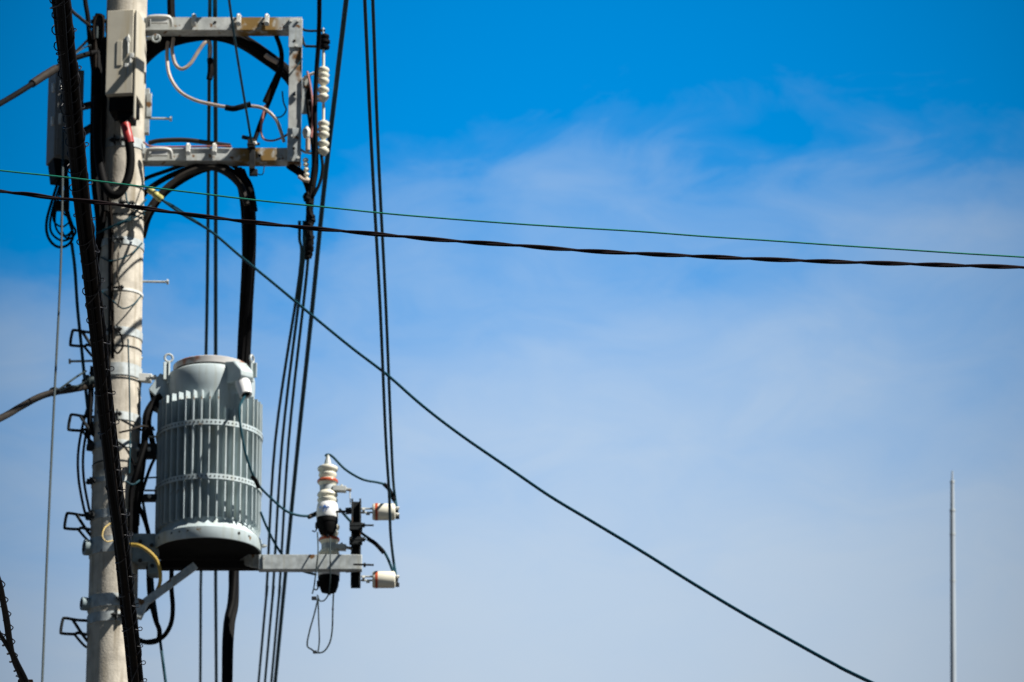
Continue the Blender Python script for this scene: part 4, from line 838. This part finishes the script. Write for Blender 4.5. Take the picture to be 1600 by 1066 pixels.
for hk, (per, r_l, ph0) in enumerate(((.10, 14.4, 0.0), (.34, 15.2, 2.4))):
    pth = []; a = ph0; st = .35 if hk == 0 else 1.0; f = 0
    while f < N - 1:
        a += st * .02 / per * 2 * math.pi * (1 + .35 * math.sin(f * .11 + hk) + .3 * math.sin(f * .037))
        rr = (r_l * (1.1 - .13 * f / N) + 1.3 * math.sin(a * .37 + hk) + 1.2 * math.sin(a * .83 + 1) + 1.2 * math.sin(f * .021 + 2 * hk)) * .00176
        c_, fx_, fy_ = along(f); pth.append(c_ + (fx_ * math.cos(a) + fy_ * math.sin(a)) * rr); f += st
    build('lashing_wire', MB().tube(pth, 1.1 * .00176, 6), 'lash', lb_)
# small clip curls on the right flank
def at_y(py):
    best = min(range(N), key=lambda i: abs(((q[i] - CAM).z / (q[i] - CAM).y) - ((P(0, py, 1) - CAM).z / (P(0, py, 1) - CAM).y))); return best
for py in (48, 108, 172, 228, 290, 344, 394, 443, 484, 538, 579, 617, 662, 700, 736, 770, 806, 838, 902, 948, 988, 1010, 1037, 1063):
    i = at_y(py); c = q[i] + Vector((15.5 * .00176, -.012, 0)); r_ = rnd.uniform(3.2, 5.5) * .00176
    pts = [q[i] + Vector((4 * .00176, -.033, -.004)), c + Vector((-.001, -.012, -.004))]
    for k in range(10):
        a = R(-110 + k * 27); pts.append(c + Vector((math.cos(a) * r_ + r_ * .5, .002 * k, math.sin(a) * r_ + r_ * .7)))
    build('clip_curl', MB().tube(spline(pts, n=3), .95 * .00176, 6), 'lash', lb_)

# second bundle in the lower left corner
def fb(pts, rp, nm, mt, par, Y0=14.5, Y1=16):
    qq = [P(x, y, Y0 + (Y1 - Y0) * (y - 880) / 190.0) for x, y in pts]; build(nm, MB().tube(spline(qq, n=8), rp * .00178, 10), mt, par); return spline(qq, n=14)
c2 = thing('corner_cable_bundle', P(44, 1066, 16), 'twisted dark cables with lashing wire crossing the lower left corner', 'cable bundle')
q2 = fb([(-60, 760), (-25, 850), (-2, 905), (6, 940), (12, 970), (16, 1000), (22, 1030), (34, 1062), (60, 1120)], 3.8, 'cable', 'rubber_brown', c2)
q3 = fb([(-80, 860), (-30, 940), (-2, 988), (8, 1004), (18, 1022), (24, 1040), (38, 1066), (70, 1130)], 3.6, 'cable', 'rubber', c2)
fb([(-30, 860), (-4, 915), (4, 945), (9, 975), (14, 1004), (26, 1032), (42, 1064), (66, 1120)], 3.2, 'cable', 'rubber', c2)
for qq in (q2, q3):
    pth = []
    for i in range(len(qq)):
        a = i * .62; pth.append(qq[i] + Vector((math.cos(a), math.sin(a), .2 * math.sin(a * 2))) * 7 * .00178)
    build('lashing_wire', MB().tube(spline(pth, n=3), .95 * .00178, 6), 'lash', c2)
build('end_fitting', MB().box(P(45, 1066, 16), (.025, .02, .012)).rod(P(28, 1064, 16), P(40, 1066, 16), .006, 8), 'rubber_brown', c2, bevel=.002)

# ------------------------------------------------------------------ distant mast
MY = 90.0; mt = P(1488, 738, MY); um = mpp(900, MY); zb2 = P(1490, 1066, MY).z
ms = thing('antenna_mast', Vector((P(1489.5, 1066, MY).x + .4, MY, 0)), 'slender pale mast standing alone far off at the right', 'mast')
def mpnt(py): return P(1488 + (py - 738) * .005, py, MY)
build('mast_tube', MB().tube([Vector((ms.location.x, MY, 0)), mpnt(1066), mpnt(908), mpnt(797)], [5.5 * um, 4.7 * um, 4.2 * um, 4.0 * um], 20), 'mast', ms)
build('mast_tip', MB().tube([mpnt(797), mpnt(753), mpnt(752), mpnt(736)], [3.3 * um, 3.0 * um, 1.6 * um, 1.2 * um], 16), 'mast', ms)
for py in (908, 835, 798, 753): build('mast_joint', MB().rod(mpnt(py + 1.4), mpnt(py - 1.4), 4.6 * um if py > 790 else 3.6 * um, 16), 'galv', ms)
